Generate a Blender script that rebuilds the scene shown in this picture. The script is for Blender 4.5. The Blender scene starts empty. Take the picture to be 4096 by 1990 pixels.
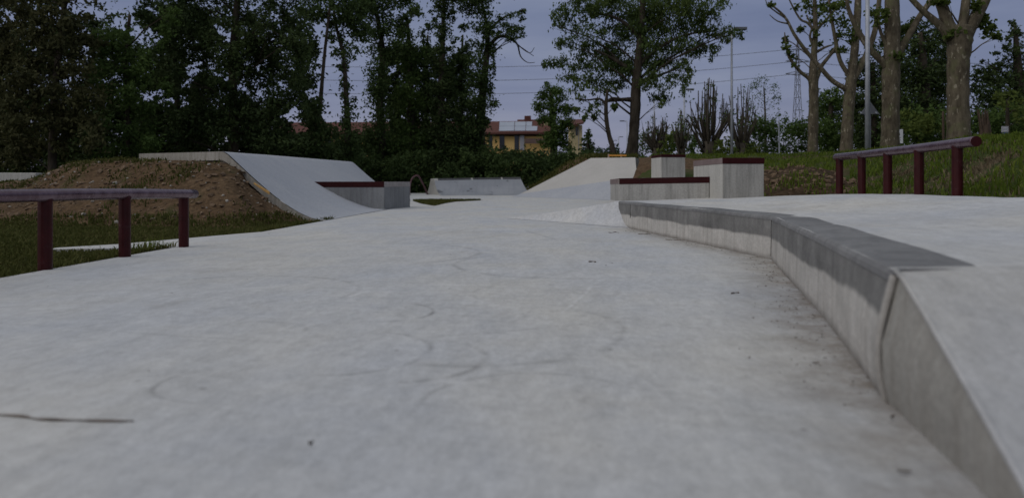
import bpy, bmesh, math, random
import numpy as np
from mathutils import Vector, noise
random.seed(7); rng = np.random.default_rng(7)
R = math.radians
scene = bpy.context.scene
COL = scene.collection
F, H0, CX, EYE = 2730.67, 750.0, 2048.0, 0.40

def P(x, y, d):
    "a point seen at (x, y) of the 4096-wide photograph, d metres ahead"
    return ((x-CX)*d/F, d, EYE-(y-H0)*d/F)
def S(px, d): return px*d/F
def floor_z(y):
    t = min(1, max(0, (y-13)/18.0)); return 0.15*t*t*(3-2*t)
def lerp(a, b, t): return tuple(a[i]+(b[i]-a[i])*t for i in range(len(a)))

# ------------------------------------------------------------------ objects
def tag(o, label=None, cat=None, group=None, kind=None):
    if label: o['label'] = label
    if cat: o['category'] = cat
    if group: o['group'] = group
    if kind: o['kind'] = kind
    return o
def thing(name, label, cat, loc=(0, 0, 0), group=None):
    o = bpy.data.objects.new(name, None); COL.objects.link(o)
    o.location = loc; o.empty_display_size = 0.2
    return tag(o, label, cat, group)
def wloc(o):
    v = Vector((0, 0, 0))
    while o is not None: v += o.location; o = o.parent
    return v
def make(name, verts, faces, m, parent=None, loc=None, smooth=False):
    base = wloc(parent) if parent else Vector(loc or (0, 0, 0))
    me = bpy.data.meshes.new(name)
    bx, by, bz = base
    me.from_pydata([(v[0]-bx, v[1]-by, v[2]-bz) for v in verts], [], faces)
    o = bpy.data.objects.new(name, me); COL.objects.link(o)
    if parent: o.parent = parent
    else: o.location = base
    for mm in (m if isinstance(m, (list, tuple)) else [m]): me.materials.append(mm)
    if smooth:
        me.polygons.foreach_set('use_smooth', [True]*len(me.polygons))
    me.update(); return o
def make_np(name, V, quads, m, parent=None, loc=None, k=4):
    base = np.array(wloc(parent) if parent else (loc or (0, 0, 0)), dtype=np.float32)
    V = np.asarray(V, dtype=np.float32)-base
    me = bpy.data.meshes.new(name)
    n = len(quads)
    me.vertices.add(len(V)); me.vertices.foreach_set('co', V.ravel())
    me.loops.add(n*k); me.loops.foreach_set('vertex_index', np.asarray(quads, dtype=np.int32).ravel())
    me.polygons.add(n); me.polygons.foreach_set('loop_start', np.arange(n, dtype=np.int32)*k)
    me.update(calc_edges=True); me.materials.append(m)
    o = bpy.data.objects.new(name, me); COL.objects.link(o)
    if parent: o.parent = parent
    else: o.location = base.tolist()
    return o

class MB:
    def __init__(s): s.v = []; s.f = []
    def add(s, vs, fs):
        b = len(s.v); s.v += [tuple(v) for v in vs]; s.f += [tuple(i+b for i in f) for f in fs]
    def tube(s, pts, radii, n=8, cap=True):
        pts = [Vector(p) for p in pts]
        if not isinstance(radii, (list, tuple)): radii = [radii]*len(pts)
        rings = []; up = None
        for i, p in enumerate(pts):
            t = (pts[min(i+1, len(pts)-1)]-pts[max(i-1, 0)])
            t = t.normalized() if t.length > 1e-9 else Vector((0, 0, 1))
            if up is None:
                a = Vector((1, 0, 0)) if abs(t.x) < .9 else Vector((0, 1, 0))
                u = t.cross(a).normalized()
            else:
                u = (up-t*up.dot(t)).normalized()
            up = u; w = t.cross(u)
            rings.append([p+(u*math.cos(2*math.pi*k/n)+w*math.sin(2*math.pi*k/n))*radii[i] for k in range(n)])
        vs = [q for r in rings for q in r]; fs = []
        for i in range(len(rings)-1):
            for k in range(n):
                fs.append((i*n+k, i*n+(k+1) % n, (i+1)*n+(k+1) % n, (i+1)*n+k))
        if cap:
            fs.append(tuple(range(n-1, -1, -1))); fs.append(tuple((len(rings)-1)*n+k for k in range(n)))
        s.add(vs, fs)
    def box(s, x0, x1, y0, y1, z0, z1):
        s.hexa([(x0, y0, z0), (x1, y0, z0), (x1, y1, z0), (x0, y1, z0), (x0, y0, z1), (x1, y0, z1), (x1, y1, z1), (x0, y1, z1)])
    def hexa(s, c):
        s.add(c, [(3, 2, 1, 0), (4, 5, 6, 7), (0, 1, 5, 4), (1, 2, 6, 5), (2, 3, 7, 6), (3, 0, 4, 7)])
    def build(s, name, m, parent=None, loc=None, smooth=False, bevel=0, seg=2):
        o = make(name, s.v, s.f, m, parent, loc, smooth)
        if bevel:
            bm = bmesh.new(); bm.from_mesh(o.data)
            bmesh.ops.remove_doubles(bm, verts=bm.verts, dist=1e-5)
            bmesh.ops.recalc_face_normals(bm, faces=bm.faces)
            es = [e for e in bm.edges if len(e.link_faces) == 2 and e.calc_face_angle(0) > R(25)]
            bmesh.ops.bevel(bm, geom=es, offset=bevel, segments=seg, profile=.6, affect='EDGES')
            bm.to_mesh(o.data); bm.free()
        return o
def quad_pts(quad4, z0, z1):
    "hexahedron corners from four plan points; z0/z1 number or list of 4"
    z0 = z0 if isinstance(z0, (list, tuple)) else [z0]*4
    z1 = z1 if isinstance(z1, (list, tuple)) else [z1]*4
    return [(p[0], p[1], z) for p, z in zip(quad4, z0)]+[(p[0], p[1], z) for p, z in zip(quad4, z1)]

def catmull(pts, n):
    "n samples per span through pts"
    out = []; m = len(pts)
    for i in range(m-1):
        p0 = pts[max(i-1, 0)]; p1 = pts[i]; p2 = pts[i+1]; p3 = pts[min(i+2, m-1)]
        for k in range(n):
            t = k/n
            out.append(tuple(.5*(2*b+(c-a)*t+(2*a-5*b+4*c-d)*t*t+(3*b-a-3*c+d)*t**3) for a, b, c, d in zip(p0, p1, p2, p3)))
    out.append(tuple(pts[-1])); return out
def loft(rows, nu, nv, amp=0.0, freq=1.0, amp2=0.0, smooth=True):
    rr = [catmull(r, nu) if smooth else [lerp(r[i], r[i+1], k/nu) for i in range(len(r)-1) for k in range(nu)]+[r[-1]] for r in rows]
    cols = [catmull([r[j] for r in rr], nv) for j in range(len(rr[0]))]
    nc, nr = len(cols), len(cols[0])
    vs = []
    for c in cols:
        for p in c:
            z = p[2]
            if amp: z += amp*noise.fractal(Vector((p[0]*freq, p[1]*freq, 3.1)), 0.9, 2.0, 3)
            if amp2: z += amp2*noise.fractal(Vector((p[0]*9, p[1]*9, 7.7)), 0.7, 2.0, 3)
            vs.append((p[0], p[1], z))
    fs = [(j*nr+i, (j+1)*nr+i, (j+1)*nr+i+1, j*nr+i+1) for j in range(nc-1) for i in range(nr-1)]
    return vs, fs

# ------------------------------------------------------------------ materials
class NT:
    def __init__(s, name):
        s.m = bpy.data.materials.new(name); s.m.use_nodes = True
        s.t = s.m.node_tree; s.t.nodes.clear()
        s.out = s.t.nodes.new('ShaderNodeOutputMaterial')
    def n(s, typ, ins=None, **kw):
        nd = s.t.nodes.new('ShaderNode'+typ)
        for k, v in kw.items(): setattr(nd, k, v)
        for k, v in (ins or {}).items():
            sock = nd.inputs[k]
            if hasattr(v, 'links') or isinstance(v, bpy.types.NodeSocket): s.t.links.new(v, sock)
            elif isinstance(v, tuple) and len(v) == 3 and sock.type == 'RGBA': sock.default_value = (*v, 1)
            else: sock.default_value = v
        return nd
    def pos(s): return s.n('NewGeometry').outputs['Position']
    def noise(s, vec, scale, detail=4, rough=.55, stretch=None):
        if stretch: vec = s.n('Mapping', {0: vec, 'Scale': stretch}).outputs[0]
        return s.n('TexNoise', {'Vector': vec, 'Scale': scale, 'Detail': detail, 'Roughness': rough}).outputs['Fac']
    def ramp(s, fac, stops, interp='LINEAR'):
        nd = s.n('ValToRGB', {0: fac}); cr = nd.color_ramp; cr.interpolation = interp
        while len(cr.elements) < len(stops): cr.elements.new(.5)
        for e, (p, c) in zip(cr.elements, stops):
            e.position = p; e.color = (c, c, c, 1) if not isinstance(c, tuple) else (*c, 1)
        return nd.outputs[0]
    def mix(s, fac, a, b, mode='MIX'):
        return s.n('MixRGB', {0: fac, 1: a, 2: b}, blend_type=mode).outputs[0]
    def math(s, op, a, b=0.0, c=None, clamp=False):
        ins = {0: a, 1: b}
        if c is not None: ins[2] = c
        return s.n('Math', ins, operation=op, use_clamp=clamp).outputs[0]
    def bsdf(s, col, rough=.8, bump=None, bstr=.2, bdist=.01, spec=.3, metal=0):
        ins = {'Base Color': col, 'Roughness': rough, 'Specular IOR Level': spec, 'Metallic': metal}
        if bump is not None:
            ins['Normal'] = s.n('Bump', {'Height': bump, 'Strength': bstr, 'Distance': bdist}).outputs[0]
        b = s.n('BsdfPrincipled', ins)
        s.t.links.new(b.outputs[0], s.out.inputs[0]); return s.m

def concrete(name, a, b, c=None, streak=.25, spots=.3, rough=.85):
    t = NT(name); p = t.pos()
    big = t.ramp(t.noise(p, 1.3, 5, .6), [(.3, 0.), (.7, 1.)])
    col = t.mix(big, a, b)
    st = t.ramp(t.noise(p, 2.2, 5, .6, (9, 9, .7)), [(.42, 0.), (.68, 1.)])       # runs down the faces
    col = t.mix(t.math('MULTIPLY', st, streak), col, c or tuple(x*.55 for x in a))
    fine = t.noise(p, 60, 3, .7)
    col = t.mix(.35, col, t.ramp(fine, [(.25, .25), (.75, .75)]), 'OVERLAY')
    pit = t.ramp(t.n('TexVoronoi', {'Vector': p, 'Scale': 42.0}).outputs['Distance'], [(.05, 0.), (.14, 1.)])
    msk = t.ramp(t.noise(p, 6, 2), [(.5, 0.), (.62, 1.)])
    pf = t.math('MULTIPLY', t.math('SUBTRACT', 1.0, pit), t.math('MULTIPLY', msk, spots))
    col = t.mix(pf, col, (.05, .048, .045))
    return t.bsdf(col, rough, fine, .25, .004)

def floor_material(name, arcs=(), segs=(), dirt=(), tone=None):
    t = NT(name); p = t.pos()
    big = t.ramp(t.noise(p, .55, 6, .62), [(.40, 0.), (.60, 1.)])
    col = t.mix(big, (.460, .466, .482), (.540, .525, .492))
    med = t.ramp(t.noise(p, 2.6, 6, .65, (1., .55, 1.)), [(.32, 0.), (.5, .55), (.7, 1.)])
    col = t.mix(.55, col, t.mix(med, (.36, .37, .385), (.61, .595, .565)))
    sw = t.ramp(t.noise(p, 3.0, 7, .7, (.5, 4.2, 1.)), [(.5, 0.), (.72, 1.)])      # trowel streaks
    col = t.mix(t.math('MULTIPLY', sw, .30), col, (.33, .33, .345))
    sw2 = t.ramp(t.noise(p, 2.1, 7, .7, (4.4, .5, 1.)), [(.56, 0.), (.74, 1.)])
    col = t.mix(t.math('MULTIPLY', sw2, .4), col, (.62, .61, .60))
    hue = t.ramp(t.noise(p, .95, 5, .6, (1., .7, 1.)), [(.38, 0.), (.62, 1.)])
    col = t.mix(.45, col, t.mix(hue, (.445, .465, .505), (.545, .52, .465)))
    st = t.ramp(t.noise(p, 1.1, 8, .75), [(.56, 0.), (.68, 1.)])
    col = t.mix(t.math('MULTIPLY', st, .4), col, (.34, .315, .29))
    ch = t.ramp(t.noise(p, 5.2, 5, .75, (1., .35, 1.)), [(.66, 0.), (.74, 1.)])
    col = t.mix(t.math('MULTIPLY', ch, .28), col, (.70, .70, .70))
    m2 = t.noise(p, 9, 6, .72, (1.2, .45, 1.))
    col = t.mix(.22, col, t.ramp(m2, [(.3, .28), (.7, .72)]), 'OVERLAY')
    m3 = t.noise(p, 34, 4, .75, (1.2, .6, 1.))
    col = t.mix(.28, col, t.ramp(m3, [(.28, .25), (.72, .75)]), 'OVERLAY')
    for sc_, rt_, kk in (((1.2, 15, 1), .35, .06), ((13, 1.1, 1), .28, .06), ((1.4, 11, 1), -.5, .04)):
        v_ = t.n('Mapping', {0: p, 'Scale': sc_, 'Rotation': (0, 0, rt_)}, vector_type='TEXTURE').outputs[0] if False else t.n('Mapping', {0: t.n('Mapping', {0: p, 'Rotation': (0, 0, rt_)}).outputs[0], 'Scale': sc_}).outputs[0]
        f_ = t.n('TexNoise', {'Vector': v_, 'Scale': 2.4, 'Detail': 5, 'Roughness': .7}).outputs['Fac']
        col = t.mix(kk, col, t.ramp(f_, [(.36, .22), (.64, .78)]), 'OVERLAY')
    fine = t.noise(p, 130, 3, .8)
    col = t.mix(.22, col, t.ramp(fine, [(.25, .2), (.75, .8)]), 'OVERLAY')
    vor = t.n('TexVoronoi', {'Vector': p, 'Scale': 5.5}).outputs['Distance']
    col = t.mix(t.math('MULTIPLY', t.ramp(vor, [(.02, 1.), (.05, 0.)]), .5), col, (.12, .11, .10))
    brk = t.ramp(t.noise(p, 9, 3, .7), [(.36, 0.), (.6, 1.)])
    wob = t.n('VectorMath', {0: p, 1: t.n('VectorMath', {0: t.n('TexNoise', {'Vector': p, 'Scale': 3.0}).outputs['Color'], 1: (.05, .05, 0)}, operation='MULTIPLY').outputs[0]}, operation='ADD').outputs[0]
    for (cx, cy, r, w, k, (ax, ay)) in arcs:                                      # tyre arcs
        d = t.n('VectorMath', {0: wob, 1: (cx+.025, cy+.025, 0.05)}, operation='SUBTRACT').outputs[0]
        d = t.n('VectorMath', {0: d, 1: (1, 1, 0)}, operation='MULTIPLY').outputs[0]
        ln = t.n('VectorMath', {0: d}, operation='LENGTH').outputs['Value']
        ring = t.math('ABSOLUTE', t.math('SUBTRACT', ln, r))
        ring = t.math('SUBTRACT', 1.0, t.math('DIVIDE', ring, w), clamp=True)
        side = t.n('VectorMath', {0: t.n('VectorMath', {0: d}, operation='NORMALIZE').outputs[0], 1: (ax, ay, 0)}, operation='DOT_PRODUCT').outputs['Value']
        side = t.ramp(side, [(.0, 0.), (.5, 1.)])
        fac = t.math('MULTIPLY', t.math('MULTIPLY', ring, side), t.math('MULTIPLY', brk, k*1.25), clamp=True)
        col = t.mix(fac, col, (.17, .165, .16))
    for (x0, y0, x1, y1, w, k, cc) in segs:                                        # straight scuffs
        L = math.hypot(x1-x0, y1-y0); ux, uy = (x1-x0)/L, (y1-y0)/L
        d = t.n('VectorMath', {0: wob, 1: ((x0+x1)/2+.025, (y0+y1)/2+.025, 0)}, operation='SUBTRACT').outputs[0]
        a = t.n('VectorMath', {0: d, 1: (ux, uy, 0)}, operation='DOT_PRODUCT').outputs['Value']
        b = t.n('VectorMath', {0: d, 1: (-uy, ux, 0)}, operation='DOT_PRODUCT').outputs['Value']
        fa = t.math('MULTIPLY', t.math('SUBTRACT', L/2, t.math('ABSOLUTE', a)), 14.0/L, clamp=True)
        fb = t.math('SUBTRACT', 1.0, t.math('DIVIDE', t.math('ABSOLUTE', b), w), clamp=True)
        fac = t.math('MULTIPLY', t.math('MULTIPLY', fa, fb), t.math('MULTIPLY', brk, k))
        col = t.mix(fac, col, cc)
    for (x0, y0, x1, y1, w, k) in dirt:                                            # grit gathered along the wall foot
        L = math.hypot(x1-x0, y1-y0); ux, uy = (x1-x0)/L, (y1-y0)/L
        d = t.n('VectorMath', {0: wob, 1: ((x0+x1)/2+.025, (y0+y1)/2+.025, 0)}, operation='SUBTRACT').outputs[0]
        a = t.n('VectorMath', {0: d, 1: (ux, uy, 0)}, operation='DOT_PRODUCT').outputs['Value']
        b = t.n('VectorMath', {0: d, 1: (-uy, ux, 0)}, operation='DOT_PRODUCT').outputs['Value']
        fa = t.math('MULTIPLY', t.math('SUBTRACT', L/2+.05, t.math('ABSOLUTE', a)), 10.0, clamp=True)
        fb = t.math('SUBTRACT', 1.0, t.math('DIVIDE', t.math('ABSOLUTE', b), w), clamp=True)
        dn = t.ramp(t.noise(p, 7, 6, .75), [(.3, 0.), (.62, 1.)])
        fac = t.math('MULTIPLY', t.math('MULTIPLY', fa, t.math('POWER', fb, 1.4)), t.math('MULTIPLY', dn, k))
        col = t.mix(fac, col, (.17, .135, .10))
    if tone: col = t.mix(1.0, col, tone, 'MULTIPLY')
    return t.bsdf(col, t.ramp(big, [(0, .72), (1, .9)]), fine, .12, .003, spec=.25)

def simple(name, a, b, scale=8, rough=.7, bump=.2, detail=4, spec=.3, metal=0, stretch=None, lo=.35, hi=.65):
    t = NT(name); p = t.pos()
    f = t.noise(p, scale, detail, .6, stretch)
    return t.bsdf(t.mix(t.ramp(f, [(lo, 0.), (hi, 1.)]), a, b), rough, f, bump, .01, spec, metal)

def leaf_mat(name, cols, trans=.3):
    t = NT(name); g = t.n('NewGeometry')
    r = g.outputs['Random Per Island']
    big = t.noise(g.outputs['Position'], .55, 3)
    fac = t.math('ADD', t.math('MULTIPLY', r, .55), t.math('MULTIPLY', t.ramp(big, [(.3, 0.), (.7, 1.)]), .45))
    col = t.ramp(fac, [(i/(len(cols)-1), c) for i, c in enumerate(cols)])
    d = t.n('BsdfPrincipled', {'Base Color': col, 'Roughness': .75, 'Specular IOR Level': .08})
    tr = t.n('BsdfTranslucent', {'Color': col})
    mx = t.n('MixShader', {0: trans, 1: d.outputs[0], 2: tr.outputs[0]})
    t.t.links.new(mx.outputs[0], t.out.inputs[0]); return t.m

def soil_material(name, soil_a, soil_b, grass_a, grass_b, th=(.45, .6)):
    t = NT(name); p = t.pos()
    n1 = t.noise(p, 3.5, 8, .7); n2 = t.noise(p, 22, 6, .7)
    soil = t.mix(t.ramp(n1, [(.35, 0.), (.65, 1.)]), soil_a, soil_b)
    soil = t.mix(t.ramp(n2, [(.35, .7), (.6, 0.)]), soil, tuple(x*.35 for x in soil_a))
    gr = t.mix(t.ramp(n2, [(.3, 0.), (.7, 1.)]), grass_a, grass_b)
    col = t.mix(t.ramp(t.noise(p, 1.1, 6, .65), [(th[0], 0.), (th[1], 1.)]), soil, gr)
    return t.bsdf(col, .95, t.math('ADD', n1, n2), .7, .04, spec=.1)

_r = random.Random(11)
EXTRA = []
for _ in range(15):
    x_, y_ = _r.uniform(-2.0, .7), _r.uniform(1.2, 6.5); L_ = _r.uniform(.25, 1.0)*(.5+y_*.25); a_ = _r.choice([.35, .5, .9, 1.3, -.2, .2])+_r.uniform(-.15, .15)
    EXTRA.append((x_, y_, x_+L_*math.cos(a_), y_+L_*math.sin(a_), _r.uniform(.004, .010)*(.6+y_*.25), _r.uniform(.25, .6), _r.choice([(.22, .22, .225), (.2, .2, .2), (.26, .25, .24), (.72, .72, .72)])))
FLOOR = floor_material('poured_concrete',
    arcs=[(-.42, 2.2, .17, .012, .6, (.9, -.2)), (-.26, 1.6, .2, .014, .42, (.8, -.3)), (-.42, 1.68, .22, .012, .38, (1, -.2)),
          (-.60, 1.40, .12, .010, .4, (-.9, -.3)), (-.72, 1.9, .14, .01, .3, (.2, 1)), (.15, 2.6, .3, .014, .22, (-.6, .4)), (-.1, 1.95, .42, .02, .3, (.7, -.7)), (-1.1, 2.6, .5, .02, .3, (.5, .8)), (.3, 3.6, .6, .025, .35, (-.8, -.4)), (-.9, 4.2, .7, .03, .35, (.9, .3)), (.05, 1.25, .22, .012, .3, (-.3, .9))],
    segs=[(-1.37, 1.83, -.62, 2.65, .010, .42, (.22, .22, .23)), (-1.9, 1.95, -.9, 2.5, .012, .25, (.25, .25, .26)),
          (-.355, 1.43, -.285, 1.415, .007, .9, (.16, .15, .15)), (-.60, 2.50, -.56, 2.66, .02, .6, (.75, .75, .75)),
          (-.2, 3.6, .9, 4.6, .016, .3, (.25, .25, .25)), (-.9, 4.9, -.3, 7.0, .03, .4, (.24, .24, .24)),
          (.35, 5.2, .12, 6.4, .03, .45, (.24, .24, .25)), (-1.5, 3.3, .2, 3.7, .02, .25, (.28, .28, .28)),
          (-1.2, 2.6, -1.0, 2.75, .03, .35, (.72, .72, .72)), (-1.6, 2.25, -1.45, 2.3, .03, .4, (.7, .7, .7))]+EXTRA,
    dirt=[(.70, 1.25, 1.46, 3.8, .34, .85), (1.44, 3.8, 1.18, 6.7, .30, .75), (.5, .55, .72, 1.29, .30, .7)])
DECK = floor_material('platform_concrete', segs=[(1.9, 2.2, 2.6, 3.4, .02, .25, (.25, .25, .25)), (1.5, 5, 2.8, 5.4, .03, .2, (.25, .25, .25))])
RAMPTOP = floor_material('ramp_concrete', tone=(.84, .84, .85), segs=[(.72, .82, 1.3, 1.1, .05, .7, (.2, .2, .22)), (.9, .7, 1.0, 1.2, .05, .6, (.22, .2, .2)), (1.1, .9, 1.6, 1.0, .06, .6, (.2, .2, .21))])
BANKC = concrete('bank_concrete', (.365, .38, .42), (.42, .43, .455), (.28, .29, .32), .45, .15)
BANKW = concrete('bank_concrete_warm', (.44, .42, .395), (.49, .47, .44), (.36, .345, .325), .3, .1)
EDGEC = concrete('slab_edge_concrete', (.30, .285, .25), (.36, .34, .30), (.16, .14, .11), .6, .5)
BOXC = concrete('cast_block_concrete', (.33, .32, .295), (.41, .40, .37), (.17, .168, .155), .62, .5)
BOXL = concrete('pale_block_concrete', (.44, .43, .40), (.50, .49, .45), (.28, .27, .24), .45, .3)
DARKC = concrete('dark_block_concrete', (.17, .175, .18), (.27, .275, .275), (.09, .09, .09), .4, .4)
COPE = concrete('dark_coping_concrete', (.13, .13, .132), (.245, .243, .24), (.09, .09, .09), .5, .6)

COPED = concrete('black_stained_coping', (.055, .055, .06), (.10, .10, .105), (.04, .04, .04), .4, .3)
def wall_material():
    t = NT('ledge_face_concrete'); p = t.pos()
    z = t.n('SeparateXYZ', {0: p}).outputs[2]
    wn = t.noise(p, 1.7, 4, .55, (1, 1, .3)); yy = t.n('SeparateXYZ', {0: p}).outputs[1]
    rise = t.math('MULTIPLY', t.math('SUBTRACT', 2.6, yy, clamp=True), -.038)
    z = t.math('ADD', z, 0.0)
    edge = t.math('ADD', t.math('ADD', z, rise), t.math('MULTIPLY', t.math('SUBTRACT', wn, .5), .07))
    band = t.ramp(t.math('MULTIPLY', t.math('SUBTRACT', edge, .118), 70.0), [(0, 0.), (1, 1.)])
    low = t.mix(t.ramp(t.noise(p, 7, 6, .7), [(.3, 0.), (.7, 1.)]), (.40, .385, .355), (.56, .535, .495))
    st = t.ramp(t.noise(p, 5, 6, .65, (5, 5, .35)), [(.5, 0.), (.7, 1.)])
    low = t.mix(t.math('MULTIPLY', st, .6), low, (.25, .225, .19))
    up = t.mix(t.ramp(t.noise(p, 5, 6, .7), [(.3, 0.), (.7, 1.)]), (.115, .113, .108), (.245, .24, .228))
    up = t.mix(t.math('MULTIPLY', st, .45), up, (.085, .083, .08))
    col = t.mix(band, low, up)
    pit = t.ramp(t.n('TexVoronoi', {'Vector': p, 'Scale': 55.0}).outputs['Distance'], [(.06, 1.), (.16, 0.)])
    col = t.mix(t.math('MULTIPLY', pit, t.ramp(t.noise(p, 7, 3), [(.42, 0.), (.58, .9)])), col, (.05, .045, .04))
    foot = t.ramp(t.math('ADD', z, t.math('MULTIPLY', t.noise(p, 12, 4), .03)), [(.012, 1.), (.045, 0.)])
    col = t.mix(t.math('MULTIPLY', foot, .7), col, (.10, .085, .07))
    fine = t.noise(p, 70, 3, .7)
    col = t.mix(.3, col, t.ramp(fine, [(.25, .25), (.75, .75)]), 'OVERLAY')
    return t.bsdf(col, .85, fine, .3, .004)
WALLM = wall_material()
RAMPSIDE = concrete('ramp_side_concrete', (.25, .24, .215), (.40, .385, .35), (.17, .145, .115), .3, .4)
def paint_material(name, a, b, wear, spec=.5, metal=0, lo=.3, hi=.5):
    t = NT(name); p = t.pos()
    f = t.noise(p, 14, 5, .65)
    col = t.mix(t.ramp(f, [(.35, 0.), (.7, 1.)]), a, b)
    w = t.ramp(t.noise(p, 30, 6, .75, (1, .4, 1)), [(.60, 0.), (.68, 1.)])
    col = t.mix(t.math('MULTIPLY', w, wear), col, (.34, .28, .29))
    return t.bsdf(col, t.ramp(f, [(.3, lo), (.7, hi)]), f, .08, .004, spec, metal)
RED = paint_material('maroon_paint', (.030, .0045, .005), (.046, .006, .007), .08, .18)
REDTOP = paint_material('worn_maroon_paint', (.10, .055, .070), (.20, .14, .165), .5, .5, .6, .2, .34)
REDFLAT = paint_material('maroon_steel_edge', (.026, .0045, .005), (.036, .006, .0065), .06, .12)
REDWORN = paint_material('scraped_steel_edge', (.17, .12, .115), (.24, .19, .18), .5, .2)
GALV = simple('galvanised_steel', (.32, .34, .38), (.42, .44, .48), 6, .5, .05, spec=.4, metal=.3)
DULL = simple('dull_steel', (.10, .105, .12), (.16, .165, .18), 9, .6, .05)
BARK = simple('dark_bark', (.030, .024, .018), (.075, .062, .047), 7, .95, .8, 7, .1, 0, (1, 1, .25))
BARKG = simple('stem_bark', (.045, .038, .030), (.10, .085, .065), 9, .95, .5, 6, .1, 0, (1, 1, .2))
def plane_bark():
    t = NT('peeling_plane_bark'); p = t.pos()
    f = t.noise(p, 9, 6, .7, (1, 1, .35))
    col = t.mix(t.ramp(f, [(.35, 0.), (.65, 1.)]), (.058, .048, .033), (.150, .126, .088))
    v = t.noise(p, 13, 3, .55, (1, 1, .5))
    col = t.mix(t.ramp(v, [(.61, 0.), (.65, .8)]), col, (.29, .26, .195))
    g = t.ramp(t.noise(p, 4, 4), [(.52, 0.), (.66, .5)])
    col = t.mix(g, col, (.12, .125, .06))
    return t.bsdf(col, .9, f, .5, .02, spec=.1)
PLANE = plane_bark()
LF_DARK = leaf_mat('dark_leaves', [(0.0265, 0.0416, 0.0169), (0.0473, 0.0700, 0.0245), (0.0700, 0.0983, 0.0322)], 0.2)
LF_OLIVE = leaf_mat('olive_leaves', [(0.0439, 0.0473, 0.0220), (0.0676, 0.0693, 0.0287), (0.0913, 0.0879, 0.0355)], 0.2)
LF_MID = leaf_mat('green_leaves', [(0.0448, 0.0745, 0.0223), (0.0745, 0.1193, 0.0317), (0.1043, 0.1565, 0.0410)], 0.3)
LF_IVY = leaf_mat('ivy_leaves', [(0.0378, 0.0588, 0.0231), (0.0630, 0.0966, 0.0315), (0.0924, 0.1344, 0.0420)], 0.25)
LF_ROB = leaf_mat('robinia_leaves', [(0.0495, 0.0759, 0.0264), (0.0825, 0.1221, 0.0363), (0.1320, 0.1733, 0.0495)], .35)
LF_PLANE = leaf_mat('plane_leaves', [(0.0480, 0.0720, 0.0192), (0.0780, 0.1104, 0.0264), (0.1140, 0.1500, 0.0360)], .35)
LF_PALE = leaf_mat('pale_leaves', [(.06, .085, .022), (.10, .13, .03), (.14, .17, .04)], .35)
LF_COOL = leaf_mat('blue_green_leaves', [(0.0288, 0.0490, 0.0288), (0.0461, 0.0749, 0.0432), (0.0662, 0.1008, 0.0576)])
GRASSL = leaf_mat('lawn_blades', [(.048, .052, .014), (.078, .086, .022), (.135, .118, .046)], .25)
GRASSR = leaf_mat('meadow_blades', [(.055, .082, .012), (.095, .135, .018), (.160, .185, .036)], .3)
STRAW = leaf_mat('dry_straw', [(0.0880, 0.0680, 0.0400), (0.1520, 0.1200, 0.0720), (0.2400, 0.1960, 0.1280)], .2)
GROUND = soil_material('lawn_soil', (.075, .060, .040), (.11, .088, .058), (.034, .042, .012), (.058, .066, .020), (.28, .42))
SOIL = soil_material('bare_earth', (.105, .066, .036), (.165, .108, .062), (.045, .052, .018), (.068, .072, .026), (.60, .72))
BERM = soil_material('grassy_earth', (.075, .054, .030), (.125, .092, .054), (.036, .052, .012), (.060, .080, .018), (.36, .5))
STONE = simple('pebble_stone', (.22, .20, .17), (.40, .37, .33), 12, .85, .2)
WOODO = simple('orange_timber', (.42, .24, .08), (.55, .34, .12), 9, .7, .2, stretch=(1, 6, 6))
WOODB = simple('weathered_wood', (.05, .034, .023), (.10, .07, .048), 11, .9, .5, stretch=(1, 1, .2))
TWIG = simple('twig_bark', (.11, .092, .08), (.19, .16, .135), 20, .9, .3)
DEADLEAF = leaf_mat('dead_leaves', [(.06, .05, .044), (.10, .083, .068), (.15, .12, .09)], .1)

# ------------------------------------------------------------------ camera, world, light
cam = bpy.data.cameras.new('camera'); camo = bpy.data.objects.new('camera', cam); COL.objects.link(camo)
camo.location = (0, 0, EYE); camo.rotation_euler = (R(90), 0, 0)
cam.sensor_width = 36; cam.lens = 36*F/4096; cam.shift_y = -(995-H0)/4096
cam.clip_start = .02; cam.clip_end = 3000
cam.dof.use_dof = True; cam.dof.focus_distance = 6.0; cam.dof.aperture_fstop = 2.6
scene.camera = camo
w = bpy.data.worlds.new('World'); scene.world = w; w.use_nodes = True
nt = w.node_tree; nt.nodes.clear()
def wn(typ, ins=None, **kw):
    nd = nt.nodes.new('ShaderNode'+typ)
    for k, v in kw.items(): setattr(nd, k, v)
    for k, v in (ins or {}).items():
        if isinstance(v, bpy.types.NodeSocket): nt.links.new(v, nd.inputs[k])
        else: nd.inputs[k].default_value = v
    return nd
SUN_EL, SUN_AZ = R(40), R(-122)
sky = wn('TexSky', sky_type='NISHITA', sun_disc=False, sun_elevation=SUN_EL, sun_rotation=SUN_AZ, air_density=1.6, dust_density=2.0, ozone_density=3.0)
tc = wn('TexCoord').outputs['Generated']
z = wn('SeparateXYZ', {0: tc}).outputs[2]
def wramp(fac, stops):
    nd = wn('ValToRGB', {0: fac}); cr = nd.color_ramp
    while len(cr.elements) < len(stops): cr.elements.new(.5)
    for e, (p, c) in zip(cr.elements, stops): e.position = p; e.color = (*c, 1)
    return nd.outputs[0]
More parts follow.
